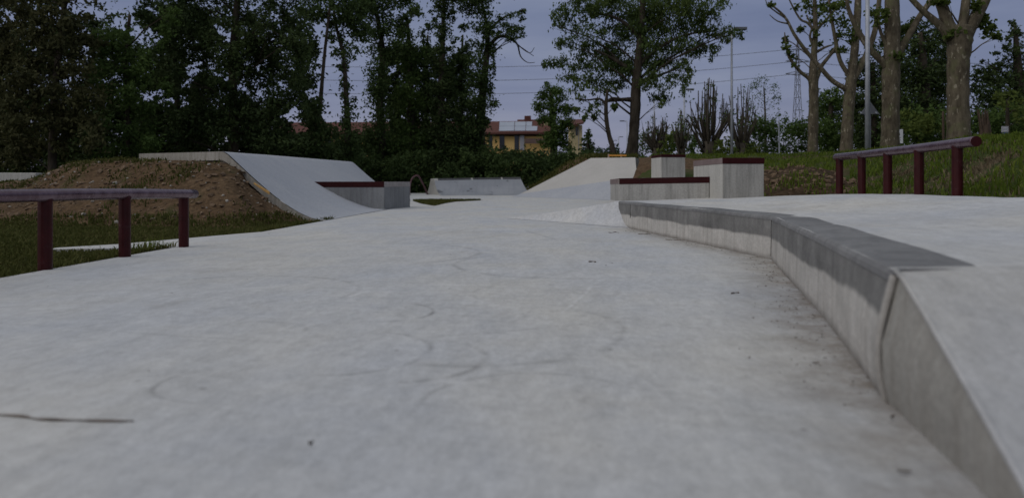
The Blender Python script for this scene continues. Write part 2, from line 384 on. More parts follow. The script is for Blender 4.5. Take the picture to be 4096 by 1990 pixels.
# overcast evening: dim lavender near the horizon, a lighter cloud deck overhead
grad = wramp(z, [(0.0, (.305, .288, .350)), (.05, (.245, .256, .355)), (.14, (.196, .222, .335)), (.27, (.180, .212, .325)), (.5, (.29, .32, .385)), (1.0, (.47, .50, .52))])
mp = wn('Mapping', {0: tc, 'Scale': (1.4, 1.4, 9.0), 'Rotation': (0.06, 0.05, 0)}).outputs[0]
cl = wn('TexNoise', {'Vector': mp, 'Scale': 1.5, 'Detail': 6.0, 'Roughness': .55}).outputs['Fac']
cl = wramp(cl, [(.32, (.78, .80, .87)), (.5, (.98, .98, .99)), (.68, (1.22, 1.19, 1.10))])
over = wn('MixRGB', {0: 1.0, 1: grad, 2: cl}, blend_type='MULTIPLY').outputs[0]
over = wn('MixRGB', {0: 1.0, 1: over, 2: (10.0, 10.0, 10.0, 1)}, blend_type='MULTIPLY').outputs[0]
mixs = wn('MixRGB', {0: .94, 1: sky.outputs[0], 2: over}).outputs[0]
bg = wn('Background', {0: mixs, 1: .1})
nt.links.new(bg.outputs[0], wn('OutputWorld').inputs[0])
sl = bpy.data.lights.new('sun', 'SUN'); sl.energy = 1.0; sl.angle = R(75); sl.color = (1, .94, .88)
so = bpy.data.objects.new('sun', sl); COL.objects.link(so)
dirv = Vector((math.sin(SUN_AZ)*math.cos(SUN_EL), math.cos(SUN_AZ)*math.cos(SUN_EL), math.sin(SUN_EL)))
so.rotation_euler = dirv.to_track_quat('Z', 'Y').to_euler(); so.location = (0, 0, 30)
vs = scene.view_settings; vs.view_transform = 'Standard'; vs.look = 'None'; vs.exposure = 0; vs.gamma = 1
scene.cycles.use_denoising = True
scene.cycles.max_bounces = 6; scene.cycles.diffuse_bounces = 3; scene.cycles.transmission_bounces = 4; scene.cycles.transparent_max_bounces = 4

# ------------------------------------------------------------------ ground
def sheet(name, poly, zf, m, kind='structure', cuts=(), thick=0.0, label=None, cutx=()):
    bm = bmesh.new()
    bm.faces.new([bm.verts.new((x, y, 0)) for x, y in poly])
    for axis, vals in ((1, cuts), (0, cutx)):
        for c in vals:
            co = (0, c, 0) if axis == 1 else (c, 0, 0); no = (0, 1, 0) if axis == 1 else (1, 0, 0)
            bmesh.ops.bisect_plane(bm, geom=bm.verts[:]+bm.edges[:]+bm.faces[:], plane_co=co, plane_no=no)
    for v in bm.verts: v.co.z = zf(v.co.x, v.co.y)
    bmesh.ops.recalc_face_normals(bm, faces=bm.faces)
    for f in bm.faces:
        if f.normal.z < 0: f.normal_flip()
    if thick:
        be = [e for e in bm.edges if e.is_boundary]
        r = bmesh.ops.extrude_edge_only(bm, edges=be)
        for v in [g for g in r['geom'] if isinstance(g, bmesh.types.BMVert)]: v.co.z -= thick
        bmesh.ops.recalc_face_normals(bm, faces=bm.faces)
    me = bpy.data.meshes.new(name); bm.to_mesh(me); bm.free(); me.materials.append(m)
    o = bpy.data.objects.new(name, me); COL.objects.link(o)
    return tag(o, label, None, None, kind)

gv = []; gf = []
gx = [-900, -300, -120, -60, -30, -15, -8, -4, 0, 4, 8, 15, 30, 60, 120, 300, 900]
gy = [-300, -60, -15, -4, 0, 4, 8, 12, 16, 22, 30, 45, 70, 120, 250, 600, 2000]
for yy in gy:
    for xx in gx: gv.append((xx, yy, -.035+max(0, min(.1, (yy-14)*.008))*(1 if xx < 6 else 0)-(.05 if xx > 3 else 0)))
for j in range(len(gy)-1):
    for i in range(len(gx)-1): gf.append((j*len(gx)+i, j*len(gx)+i+1, (j+1)*len(gx)+i+1, (j+1)*len(gx)+i))
tag(make('ground', gv, gf, GROUND), kind='structure')

EX = -2.27
sheet('pavement', [(EX, -2), (EX, 4.60), (-3.0, 4.44), (-3.04, 4.55), (-2.80, 4.84), (-2.62, 5.3), (-2.45, 5.75), (EX, 6.2), (EX, 15.2), (-6.5, 17.5), (-6.5, 31),
                   (2.6, 31), (3.6, 20), (3.2, 12), (2.6, 7.6), (2.6, -2)],
      lambda x, y: floor_z(y), FLOOR, cuts=[13, 14, 15, 16, 17, 18, 19, 20, 21, 22, 23, 24, 25, 26, 28, 30], thick=.13)
# lawn island left in the paving before the spine ramp
isl = [(1650, 803), (1688, 815), (1738, 823), (1780, 813), (1820, 806.5), (1930, 800.5), (1830, 801), (1700, 801)]
def on_floor(x, y):
    d = 10.
    for _ in range(40): d = (EYE-floor_z(d))*F/(y-H0)
    return ((x-CX)*d/F, d)
islp = [on_floor(x, y) for x, y in isl]
sheet('lawn', islp, lambda x, y: floor_z(y)+.006, GROUND, cuts=[15, 16, 17, 18, 19])

# ------------------------------------------------------------------ raised platform, its ramp and the ledge
N = (.725, 1.285); K = (1.455, 3.80)
front = [(N[0], N[1], .243), (1.0, 2.2, .2425), (1.25, 3.08, .2415), (K[0], K[1], .240), (1.40, 4.42, .245), (1.30, 5.35, .249), (1.215, 6.2, .251), (1.145, 7.28, .253)]
rim = [(2.50, 1.285, .30), (2.62, 2.3, .343), (2.74, 3.35, .351), (2.84, 4.25, .347), (2.93, 5.0, .352), (3.02, 5.7, .347), (3.22, 6.75, .326), (2.62, 7.75, .300), (1.95, 8.1, .285), (1.19, 8.3, .25)]
top = [(x, y) for x, y, zz in front]+[(1.19, 8.3), (1.95, 8.1), (2.62, 7.75), (3.22, 6.75), (3.02, 5.7), (2.93, 5.0), (2.84, 4.25), (2.74, 3.35), (2.62, 2.3), (2.5, 1.285)]
ctl = np.array(front+rim)
def plat_z(x, y):
    d2 = (ctl[:, 0]-x)**2+(ctl[:, 1]-y)**2+1e-5
    ww = 1/d2**1.5; return float((ww*ctl[:, 2]).sum()/ww.sum())
platform = sheet('raised_pavement', top, plat_z, DECK, cuts=[1.6, 2, 2.5, 3, 3.5, 4, 4.5, 5, 5.5, 6, 6.5, 7, 7.5], cutx=[1.0, 1.3, 1.6, 1.9, 2.2, 2.5, 2.8], thick=.42)

# bank that climbs from the floor to the platform beside the camera
rb = thing('access_ramp', 'smooth pale concrete ramp rising onto the raised platform close to the camera', 'ramp', (1.4, .9, 0))
toe = [(.545, .62, .0), (2.5, .62, .0)]
prof = [(0, 0), (.10, .012), (.25, .062), (.5, .128), (.75, .192), (.92, .232), (1, .243)]
rv = []; rf = []
for (t, zz) in prof:
    a = (.545+(N[0]-.545)*t, .62+(N[1]-.62)*t); b = (2.5, .62+(1.285-.62)*t)
    for k in range(7): rv.append((a[0]+(b[0]-a[0])*k/6, a[1]+(b[1]-a[1])*k/6+(.03 if t == 1 else 0), zz+.0035+(.057*(k/6)**1.5)*t))
for i in range(len(prof)-1):
    for k in range(6): rf.append((i*7+k, i*7+k+1, (i+1)*7+k+1, (i+1)*7+k))
make('ramp_surface', rv, rf, RAMPTOP, rb, smooth=True)
sv = []; sf = []
for (t, zz) in prof:
    x, y = .545+(N[0]-.545)*t, .62+(N[1]-.62)*t; q_ = max(0, (t-.35)/.65)**1.2
    for fz in (0, .2, .45, .7, 1.0):
        h_ = zz*fz; o_ = (.012+.022*math.sin(min(1, h_/.19)*math.pi*.97+.25)*(h_ < .2))*q_ if fz < 1 else -.004
        sv.append((x-o_, y-.006*q_*(fz < 1), h_ if fz else -.02))
for i in range(len(prof)-1):
    for k in range(4): sf.append((i*5+k, i*5+k+1, (i+1)*5+k+1, (i+1)*5+k))
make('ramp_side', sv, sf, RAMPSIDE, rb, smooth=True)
mb = MB(); mb.tube([(.545+(N[0]-.545)*t-.002, .62+(N[1]-.62)*t, zz) for t, zz in prof], .005, 6); mb.build('ramp_edge', RAMPTOP, rb, smooth=True)

EDGEL = concrete('corner_highlight_concrete', (.34, .325, .30), (.42, .40, .375), (.2, .19, .17), .3, .3)  # paler tone that paints the highlight on the ledge corner
GRIT = simple('joint_grit', (.03, .028, .025), (.05, .045, .04), 20, .95)
lg = thing('concrete_ledge', 'long kinked concrete ledge with dark coping along the raised platform', 'ledge', (K[0], K[1], 0))
fl = []                                       # densified front line
for i in range(len(front)-1):
    for k in range(6): fl.append(lerp(front[i], front[i+1], k/6))
fl.append(front[-1])
def normal_at(i):
    a = fl[max(i-1, 0)]; b = fl[min(i+1, len(fl)-1)]
    dx, dy = b[0]-a[0], b[1]-a[1]; L = math.hypot(dx, dy); return (-dy/L, dx/L)   # towards the floor
wv = []; wf = []; cv = []; cf = []
for i, p in enumerate(fl):
    nx, ny = normal_at(i); s = i/(len(fl)-1); ex = (-1., -.09) if i == 0 else (nx, ny)
    wob = .004*noise.noise(Vector((p[0]*3, p[1]*3, 1)))
    zb = -.03
    ht = p[2]+.002
    bf = (1., .62, .34, .14, .04)[i] if i < 5 else 0
    prof2 = [(.012+.010*bf, zb), (.012+.022*bf, .05), (.010+.026*bf, .11), (.010+wob+.016*bf, .17), (.008, ht-.022)]
    for (o, zz) in prof2: wv.append((p[0]+nx*o, p[1]+ny*o, zz))
    cw = .17 if s < .45 else .17-(s-.45)*.22
    prof3 = [(.011, ht-.022), (.009, ht-.010), (.002, ht-.002), (-.008, ht+.001), (-cw*.5, ht+.001), (-cw, ht+.0005), (-cw-.002, ht-.03)]
    for (o, zz) in prof3:
        ox, oy = (ex if o < -.02 else (nx, ny)); cv.append((p[0]+ox*o, p[1]+oy*o, zz+(plat_z(p[0]+ox*o, p[1]+oy*o)-p[2]+.0 if o < -.02 else 0)))
n2, n3 = 5, 7
for i in range(len(fl)-1):
    for k in range(n2-1): wf.append((i*n2+k, (i+1)*n2+k, (i+1)*n2+k+1, i*n2+k+1))
    for k in range(n3-1): cf.append((i*n3+k, (i+1)*n3+k, (i+1)*n3+k+1, i*n3+k+1))
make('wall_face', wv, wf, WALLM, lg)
cf.append(tuple(range(n3-1, -1, -1))); make('coping', cv, cf, COPE, lg)
mb = MB(); nx, ny = normal_at(0)
mb.tube(catmull([(N[0]+nx*.018, N[1]+ny*.018-.004, -.02), (N[0]+nx*.031, N[1]+ny*.031-.004, .05), (N[0]+nx*.033, N[1]+ny*.033-.004, .11), (N[0]+nx*.022, N[1]+ny*.022-.003, .17), (N[0]+nx*.006, N[1]+ny*.006-.002, .235)], 4), .0075, 8); mb.build('corner_edge', EDGEL, lg, smooth=True)  # rounded corner bead, its pale highlight painted in the colour
for i in (18, 39):                         # cast joints
    jm = MB(); p = fl[i]; nx, ny = normal_at(i)
    jm.tube([(p[0]+nx*.0125, p[1]+ny*.0125, .10 if i == 39 else .02), (p[0]+nx*.0125+.004, p[1]+ny*.0125, p[2]-.02)], .003, 5)
    jm.build('cast_joint', GRIT, lg)

# low bank at the far end of the ledge
W = (1.19, 6.75, .003); G = (-.10, 8.95, .003); T = (1.15, 7.34, .254); B1 = (1.22, 9.6, .003); T2 = (1.2, 8.4, .22)
eb = thing('end_bank', 'low triangular concrete bank sloping from the floor to the far end of the ledge', 'bank', (.8, 7.8, 0))
prb = [(0, 0), (.12, .004), (.28, .022), (.45, .060), (.62, .112), (.8, .175), (.93, .226), (1, .254)]
lv = []; nu_ = 14
for t, zz in prb:
    for k in range(nu_+1):
        u = k/nu_; a = lerp(W, G, u); b = lerp(T, G, u*.985)
        lv.append((a[0]+(b[0]-a[0])*t, a[1]+(b[1]-a[1])*t, .0025+zz*(1-u)**1.15))
for t in (.25, .5, .75, 1.0):
    for k in range(nu_+1):
        u = k/nu_; a = lerp(T, G, u*.985); b = lerp((1.2, 8.6, 0), (.1, 9.3, 0), u)
        lv.append((a[0]+(b[0]-a[0])*t, a[1]+(b[1]-a[1])*t, .0025+(.254*(1-t) + (.0 if u else .0))*(1-u)**1.15))
lf = [(i*(nu_+1)+k, i*(nu_+1)+k+1, (i+1)*(nu_+1)+k+1, (i+1)*(nu_+1)+k) for i in range(len(prb)+3) for k in range(nu_)]
make('bank_surface', lv, lf, FLOOR, eb, smooth=True)

# ------------------------------------------------------------------ grind boxes on the platform
def block(name, label, cat, q, z0, z1, mats, band, proud=.006, bevel=.008, group=None, bandz=None):
    c = (sum(p[0] for p in q)/4, sum(p[1] for p in q)/4, z0 if not isinstance(z0, (list, tuple)) else min(z0))
    th = thing(name, label, cat, c, group)
    zt = z1 if isinstance(z1, (list, tuple)) else [z1]*4
    mb = MB(); mb.hexa(quad_pts(q, z0, [zz-band for zz in zt])); mb.build('body', mats[0], th, bevel=bevel)
    return th, zt
# long low box: corners front-left, front-right, back-right, back-left
q = [(1.19, 7.60), (2.13, 7.36), (2.28, 8.10), (1.205, 8.36)]
lowbox, zt = block('grind_box', 'long low grey grind box with a maroon steel edge beside a taller block', 'grind box', q, .10, [.497, .513, .51, .496], (BOXC,), .003)
def inset(q, e):
    c = (sum(p[0] for p in q)/4, sum(p[1] for p in q)/4); out = []
    for p in q:
        dx, dy = p[0]-c[0], p[1]-c[1]; L = math.hypot(dx, dy); out.append((p[0]+dx/L*e, p[1]+dy/L*e))
    return out
def strip(parent, name, a, b, za, zb, h, t, m, off=.004):
    "steel strip along a-b, outer face pushed out to the right of a->b"
    dx, dy = b[0]-a[0], b[1]-a[1]; L = math.hypot(dx, dy); nx, ny = dy/L, -dx/L
    A = (a[0]+nx*off, a[1]+ny*off); B = (b[0]+nx*off, b[1]+ny*off); A2 = (a[0]-nx*t, a[1]-ny*t); B2 = (b[0]-nx*t, b[1]-ny*t)
    mb = MB(); mb.hexa(quad_pts([A, B, B2, A2], [za-h, zb-h, zb-h, za-h], [za, zb, zb, za])); return mb.build(name, m, parent, bevel=.002)
strip(lowbox, 'steel_edge', lerp(q[0], q[1], .003), q[1], .503, .518, .066, .05, REDFLAT)
strip(lowbox, 'steel_end', q[3], lerp(q[0], q[3], .02), .501, .502, .060, .04, REDWORN)
# tall block
q = [(2.166, 7.0), (2.585, 7.0), (2.62, 7.83), (2.095, 7.86)]
tall, zt = block('concrete_block', 'tall grey block with a maroon steel cap beside the low grind box', 'block', q, .12, .645, (BOXC,), 0)
mb = MB(); mb.hexa(quad_pts(inset(q, .007), .6455, .706)); mb.build('steel_cap', REDFLAT, tall, bevel=.003)
mb = MB(); mb.hexa(quad_pts([(2.166-.003, 7.012), (2.166+.01, 7.012), (2.095+.01, 7.86), (2.095-.003, 7.86)], .13, .644)); mb.build('lit_side_face', BOXL, tall)  # paler sheet over the left face, stronger light from that side painted in
strip(tall, 'scraped_edge', inset(q, .007)[3], lerp(inset(q, .007)[3], inset(q, .007)[0], .98), .7055, .7055, .0595, .02, REDWORN, .003)
# small block further back on its own pad
q = [P(2646, 750, 12)[:2], P(2741, 750, 12.05)[:2], (P(2741, 750, 12)[0]+.05, 12.62), P(2606, 750, 12.55)[:2]]
small, zt = block('concrete_block', 'smaller square block with maroon top band behind the low grind box', 'block', q, .35, .935, (BOXC,), 0)
mb = MB(); mb.hexa(quad_pts(inset(q, .008), .9355, .985)); mb.build('steel_cap', REDFLAT, small, bevel=.003)
mb = MB(); mb.hexa(quad_pts([(q[0][0]-.003, q[0][1]+.01), (q[0][0]+.01, q[0][1]+.01), (q[3][0]+.01, q[3][1]), (q[3][0]-.003, q[3][1])], .36, .934)); mb.build('lit_side_face', BOXL, small)  # left face again paler than the body, side light put into the colour
pad = thing('raised_pad', 'raised concrete pad that carries the smaller square block', 'pad', (2.6, 12, 0))
mb = MB(); mb.hexa([(1.9, 9.6, 0), (3.2, 9.0, 0), (3.6, 13.6, 0), (2.3, 14, 0), (2.2, 11.6, .565), (3.2, 11.3, .565), (3.5, 13.4, .58), (2.42, 13.8, .58)]); mb.build('pad_slab', BANKW, pad, bevel=.02)

# ------------------------------------------------------------------ left bank ramp with its deck
lb = thing('bank_ramp', 'wide pale bank ramp with a deck backed by the dirt mound', 'ramp', (-2.9, 10.5, 0))
topE = [(-3.71, 8.80, .867), (-4.20, 11.0, .950), (-4.58, 13.2, 1.026), (-4.70, 16.5, 1.097), (-4.70, 20.0, 1.162)]
botE = [(-2.26, 8.34, .004), (-2.28, 10.8, .004), (-2.32, 13.0, .004), (-2.48, 16.2, .03), (-2.95, 19.8, .065)]
pr = [(0, 0), (.10, .012), (.2, .062), (.33, .165), (.5, .345), (.7, .60), (.86, .82), (.95, .945), (1.0, .992), (1.05, 1.0)]
rows = []
for (t, zz) in pr:
    rows.append([(b[0]+(a[0]-b[0])*t, b[1]+(a[1]-b[1])*t, b[2]+(a[2]-b[2])*zz) for a, b in zip(topE, botE)])
lv, lf = loft(rows, 8, 2, smooth=True)
make('ramp_surface', lv, lf, BANKC, lb, smooth=True)
sv = []; sf = []
near = [r[0] for r in rows]
for i, p in enumerate(near):
    th = (.02, .04, .065, .08, .085, .085, .085, .085, .09, .10)[i]
    sv += [(p[0]-.012, p[1]-.012, p[2]+.001), (p[0]-.02, p[1]-.014, p[2]-th-.015), (p[0]+.35, p[1]+.3, p[2]-th-.45)]
for i in range(len(near)-1):
    for k in range(2): sf.append((i*3+k, i*3+k+1, (i+1)*3+k+1, (i+1)*3+k))
make('slab_edge', sv, sf, EDGEC, lb)
far = [r[-1] for r in rows]; sv = []
for p in far: sv += [p, (p[0], p[1]+.01, -.05)]
make('back_side', sv, [(2*i, 2*i+1, 2*i+3, 2*i+2) for i in range(len(far)-1)], EDGEC, lb)
te = catmull(rows[-1], 8)
dv = []
for i, p in enumerate(te):
    t = i/(len(te)-1); q_ = lerp((-5.12, 9.37, .867), (-6.1, 20.3, 1.16), t)
    dv += [(p[0], p[1], p[2]-.002), (q_[0], q_[1], p[2]-.002), (q_[0], q_[1], p[2]-.115), (p[0]-.02, p[1], p[2]-.115)]
df = []
for i in range(len(te)-1):
    for k in range(4): df.append((i*4+k, (i+1)*4+k, (i+1)*4+(k+1) % 4, i*4+(k+1) % 4))
df += [(3, 2, 1, 0), tuple((len(te)-1)*4+k for k in range(4))]
make('deck', dv, df, EDGEC, lb)
bd = thing('timber_board', 'short orange timber board left under the edge of the bank ramp', 'board', P(1050, 748, 8.45))
a = P(1018, 729, 8.48); b = P(1080, 768, 8.40)
mb = MB(); mb.hexa([(a[0], a[1]-.03, a[2]-.022), (b[0], b[1]-.03, b[2]-.03), (b[0], b[1], b[2]-.03), (a[0], a[1], a[2]-.022), (a[0], a[1]-.03, a[2]), (b[0], b[1]-.03, b[2]+.006), (b[0], b[1], b[2]+.006), (a[0], a[1], a[2])])
mb.build('board', WOODO, bd, bevel=.003)

# ledge built into the bank
C = (-2.35, 12.55); E = (-2.09, 14.0); ux, uy = -.984, .177
Lf = (C[0]+ux*1.75, C[1]+uy*1.75); Lb = (E[0]+ux*1.75, E[1]+uy*1.75)
q = [Lf, C, E, Lb]
bl = thing('bank_ledge', 'dark grey concrete ledge with a maroon steel edge built into the bank ramp', 'ledge', (C[0], C[1], 0))
mb = MB(); mb.hexa(quad_pts(q, -.05, [.505, .505, .517, .517])); mb.build('body', DARKC, bl, bevel=.01)
strip(bl, 'steel_edge', Lf, (C[0]-.002, C[1]), .511, .511, .105, .05, REDFLAT)
strip(bl, 'worn_end', lerp(C, E, .004), E, .5085, .5205, .095, .05, simple('pinkish_worn_concrete', (.26, .235, .225), (.36, .33, .315), 14, .8, .1))

# ------------------------------------------------------------------ spine ramp and far bank
sp = thing('spine_ramp', 'small two sided spine ramp with dark coping far across the floor', 'ramp', (-1.3, 26.5, floor_z(26)))
zb = floor_z(25.2)+.004
fL, fR = (-2.56, 25.0, zb), (.95, 25.6, zb); tL, tR = (-3.05, 26.7, .735), (.33, 27.3, .80)
bL, bR = (-3.66, 28.6, .12), (-.25, 29.1, .12); uL, uR = (-3.23, 27.1, .735), (.15, 27.7, .80)
pc = [(0, 0), (.25, .03), (.45, .13), (.62, .30), (.76, .52), (.88, .75), (1, 1)]
def curve(a, b): return [(a[0]+(b[0]-a[0])*t, a[1]+(b[1]-a[1])*t, a[2]+(b[2]-a[2])*zz) for t, zz in pc]
left = curve(fL, tL)+curve(bL, uL)[::-1]; right = curve(fR, tR)+curve(bR, uR)[::-1]
n = len(left)
def stained():
    t = NT('marked_ramp_concrete'); p = t.pos()
    col = t.mix(t.ramp(t.noise(p, 1.2, 5), [(.3, 0.), (.7, 1.)]), (.24, .255, .28), (.31, .32, .345))
    m = t.ramp(t.noise(p, 1.9, 4, .55, (1.2, 1., 1.)), [(.60, 0.), (.66, 1.)])
    col = t.mix(t.math('MULTIPLY', m, .7), col, (.055, .06, .068))
    st = t.ramp(t.noise(p, 3, 4, .6, (3, .3, .3)), [(.5, 0.), (.7, .5)])
    return t.bsdf(t.mix(st, col, (.22, .23, .25)), .8)
make('ramp_surface', left+right, [(i, i+n, i+n+1, i+1) for i in range(n-1)], stained(), sp, smooth=False)
make('end_face', [(p[0]-.002, p[1], p[2]) for p in left], [tuple(range(n))], BOXL, sp)
make('end_face', [(p[0]+.002, p[1], p[2]) for p in right], [tuple(range(n-1, -1, -1))], BOXL, sp)
segs = [(0, .045, None), (.047, .42, 1), (.432, .445, 0), (.447, .77, 1), (.775, .79, 0), (.793, 1.0, 1)]
for s0, s1, kind in segs:
    a = lerp(tL, tR, s0); b = lerp(tL, tR, s1); a2 = lerp(uL, uR, s0); b2 = lerp(uL, uR, s1)
    e = .012 if kind == 1 else .018
    mb = MB(); mb.hexa([(a[0]+.04, a[1]-.13-e, a[2]-.17), (b[0]+.04, b[1]-.13-e, b[2]-.17), (b2[0]-.04, b2[1]+.13+e, b2[2]-.17), (a2[0]-.04, a2[1]+.13+e, a2[2]-.17),
                        (a[0], a[1]-.02-e, a[2]+.02), (b[0], b[1]-.02-e, b[2]+.02), (b2[0], b2[1]+.02, b2[2]+.02), (a2[0], a2[1]+.02, a2[2]+.02)])
    mb.build('coping' if kind == 1 else 'coping_joint', COPED if kind == 1 else BOXL, sp, bevel=.012)

fb = thing('bank_ramp', 'tall flat bank ramp of pale concrete below the big leafy tree', 'ramp', (2.6, 22, floor_z(22)))
def edge(n, a, b): return [lerp(a, b, i/n) for i in range(n+1)]
b0 = P(2050, 791, 23.4); b1 = P(2470, 800, 19.2); b2 = (P(2549, 790, 19.0))
t0 = P(2363, 632, 24.2); t1 = P(2541, 629.5, 23.4)
m0 = lerp(b0, t0, .10); m1 = P(2437, 723, 21.2); m2 = P(2548, 708, 21.0)
g0 = lerp(b0, t0, .22); g1 = lerp(m1, P(2500, 630, 23.6), .3); g2 = lerp(m2, t1, .3)
b0 = (b0[0], b0[1], floor_z(b0[1])+.002); b1 = (b1[0], b1[1], floor_z(b1[1])+.002); b2 = (b2[0], b2[1], floor_z(b2[1])+.002)
fv = [b0, b1, b2, m0, m1, m2, t0, P(2470, 630.5, 23.8), t1, (t0[0]+.6, t0[1]+1.6, t0[2]-.01), (t1[0]+.5, t1[1]+1.6, t1[2]-.01)]
make('lower_slope', [fv[i] for i in (0, 1, 2, 3, 4, 5)], [(0, 1, 4, 3), (1, 2, 5, 4)], BANKC, fb)
make('upper_slope', [fv[i] for i in (3, 4, 5, 6, 7, 8, 9, 10)], [(0, 1, 4, 3), (1, 2, 5, 4), (3, 4, 5, 7, 6)], BANKW, fb)
sd = [fv[2], fv[5], fv[8], fv[10]]; sv = []
for p in sd: sv += [(p[0]+.002, p[1], p[2]), (p[0]+.03, p[1]+.02, -.03)]
make('side_wall', sv, [(2*i, 2*i+1, 2*i+3, 2*i+2) for i in range(3)], EDGEC, fb)
sd = [fv[0], fv[3], fv[6], fv[9]]; sv = []
for p in sd: sv += [(p[0]-.002, p[1], p[2]), (p[0]-.03, p[1]+.05, p[2]-.12)]
make('slab_edge', sv, [(2*i, 2*i+1, 2*i+3, 2*i+2) for i in range(3)], EDGEC, fb)

# ------------------------------------------------------------------ rails
def rail(label, posts, beam, r_post, r_beam, group=None):
    c = posts[len(posts)//2][0]
    th = thing('grind_rail', label, 'rail', c, group)
    mb = MB(); pts = catmull(beam, 6); mb.tube(pts, r_beam, 20)
    o = mb.build('beam', REDTOP, th, smooth=True)
    for end, ref in ((pts[0], pts[1]), (pts[-1], pts[-2])):
        d = (Vector(end)-Vector(ref)).normalized(); mb = MB()
        mb.tube([Vector(end)+d*.0005, Vector(end)+d*.004], r_beam*.985, 20); mb.build('end_cap', RED, th)
    for foot, head in posts:
        mb = MB(); mb.tube([foot, head], r_post, 16); mb.build('post', RED, th, smooth=False)
        mb = MB()
        for k in range(12):
            a0, a1 = 2*math.pi*k/12, 2*math.pi*(k+1)/12
            mb.add([(head[0]+math.cos(a)*rr, head[1]+math.sin(a)*rr, head[2]+dz) for a in (a0, a1) for rr, dz in ((r_post+.001, -.002), (r_post+.004, -.012), (r_post*.8, .008))], [(0, 1, 4, 3), (0, 2, 5, 3)])
        mb.build('weld', RED, th)
    return th
bz = .392-.031
def lp(x, y):
    d = EYE*F/(y-H0); return ((x-CX)*d/F, d)
pl = [lp(181, 1077), lp(499, 1026), lp(735, 987)]
zt = .362
rail('low maroon rail on three posts at the edge of the lawn',
     [((x, y, -.02), (x, y, zt-.012)) for x, y in pl]+[((pl[0][0]-.04, pl[0][1]-.66, -.02), (pl[0][0]-.04, pl[0][1]-.66, zt-.012))],
     [(pl[0][0]-.06, 2.0, zt+.003), (pl[0][0]-.01, 3.0, zt), (pl[1][0], pl[1][1], zt+.002), (pl[2][0]+.02, 4.72, zt-.006)], .032, .031)
rp = [(3358, 781, 6.54), (3447, 778, 5.95), (3551, 773, 5.40), (3676, 777, 4.90), (3829, 784, 4.41)]
posts = []
for (x, y, d), yt in zip(rp, (632, 624, 613, 600, 582)):
    f = P(x, y, d); h = P(x, yt, d); posts.append(((f[0], f[1], f[2]-.06), h))
hb = [(p[1][0], p[1][1], p[1][2]+.012) for p in posts]
d0 = Vector(hb[0])-Vector(hb[1]); d1 = Vector(hb[4])-Vector(hb[3])
beam = [tuple(Vector(hb[0])+d0*.16)]+hb+[tuple(Vector(hb[4])+d1*.42)]
rail('maroon grind rail on five posts at the rim of the raised platform', posts, beam, .0325, .033)

rr = thing('arched_rail', 'thin maroon arched rail standing beyond the bank ledge', 'rail', (-3.9, 26.5, .13))
pts = [P(1638, 770, 26.2), P(1641, 735, 26.2), P(1650, 712, 26.25), P(1664, 702, 26.3), P(1676, 706, 26.4), P(1688, 728, 26.6), P(1700, 752, 26.8), P(1712, 775, 27)]
pts[0] = pts[0][:2]+(.09,); pts[-1] = pts[-1][:2]+(.09,)
mb = MB(); mb.tube(catmull(pts, 5), .032, 10); mb.build('arch', paint_material('faded_maroon_paint', (.10, .042, .048), (.14, .07, .075), .3, .3), rr, smooth=True)
for p in (pts[0], pts[-1]):
    mb = MB(); mb.tube([(p[0], p[1], floor_z(p[1])), (p[0], p[1], floor_z(p[1])+.015)], .06, 10); mb.build('foot_plate', RED, rr)

lowb = thing('concrete_kerb_block', 'pale concrete block lying on the earth by the dark trees, cut by the picture edge', 'block', (-9, 12, .5))
mb = MB(); mb.hexa(quad_pts([(-11.5, 12.1), P(143, 750, 12)[:2], (P(143, 750, 12)[0]-.05, 12.5), (-11.5, 12.6)], .30, [.667, .66, .66, .667])); mb.build('body', BOXL, lowb, bevel=.012)

# ------------------------------------------------------------------ earth: mound, berm, embankment
def px(x, y, d): return P(x, y, d)
nr = [Vector(near[i]) for i in (7, 5, 4, 2, 1)]
nx_ = [CX+p.x/p.y*F for p in nr]
xs = [-500, 0, 150, 300, 560]+nx_
toe = [px(x, 750, d)[:2]+(-.045,) for x, d in zip(xs, (7.0, 7.1, 7.2, 7.2, 7.15, 7.1, 7.3, 7.55, 8.0, 8.22))]
cre = [px(*a) for a in [(-500, 738, 11.5), (0, 733, 11.2), (150, 718, 10.4), (300, 656, 9.8), (560, 645, 9.32)]]
cre += [tuple(p+Vector((-.03, -.03, -dz))) for p, dz in zip(nr, (.115, .105, .10, .075, .05))]
mid = [px(*a) for a in [(-500, 790, 9.2), (0, 790, 9.2), (150, 780, 8.9), (300, 745, 8.6), (560, 738, 8.4), (870, 745, 8.05)]]
mid += [lerp(a, b, t) for a, b, t in zip(toe[6:], cre[6:], (.6, .6, .6, .6))]
low = [lerp(a, b, .42)[:2]+((a[2]+.3*(b[2]-a[2])),) for a, b in zip(toe, mid)]
back = [(a[0]+.1, a[1]+1.6, max(.2, a[2]-.5)) for a in cre[:5]]+[(p[0]+.25, p[1]+.5, p[2]-.5) for p in cre[5:]]
mv, mf = loft([toe, low, mid, cre, back], 12, 12, .03, 1.8, .022)
# keep the heap under the ramp slab and deck
def slab_z(x, y):
    return None
tag(make('dirt_mound', mv, mf, SOIL, smooth=True), kind='structure')

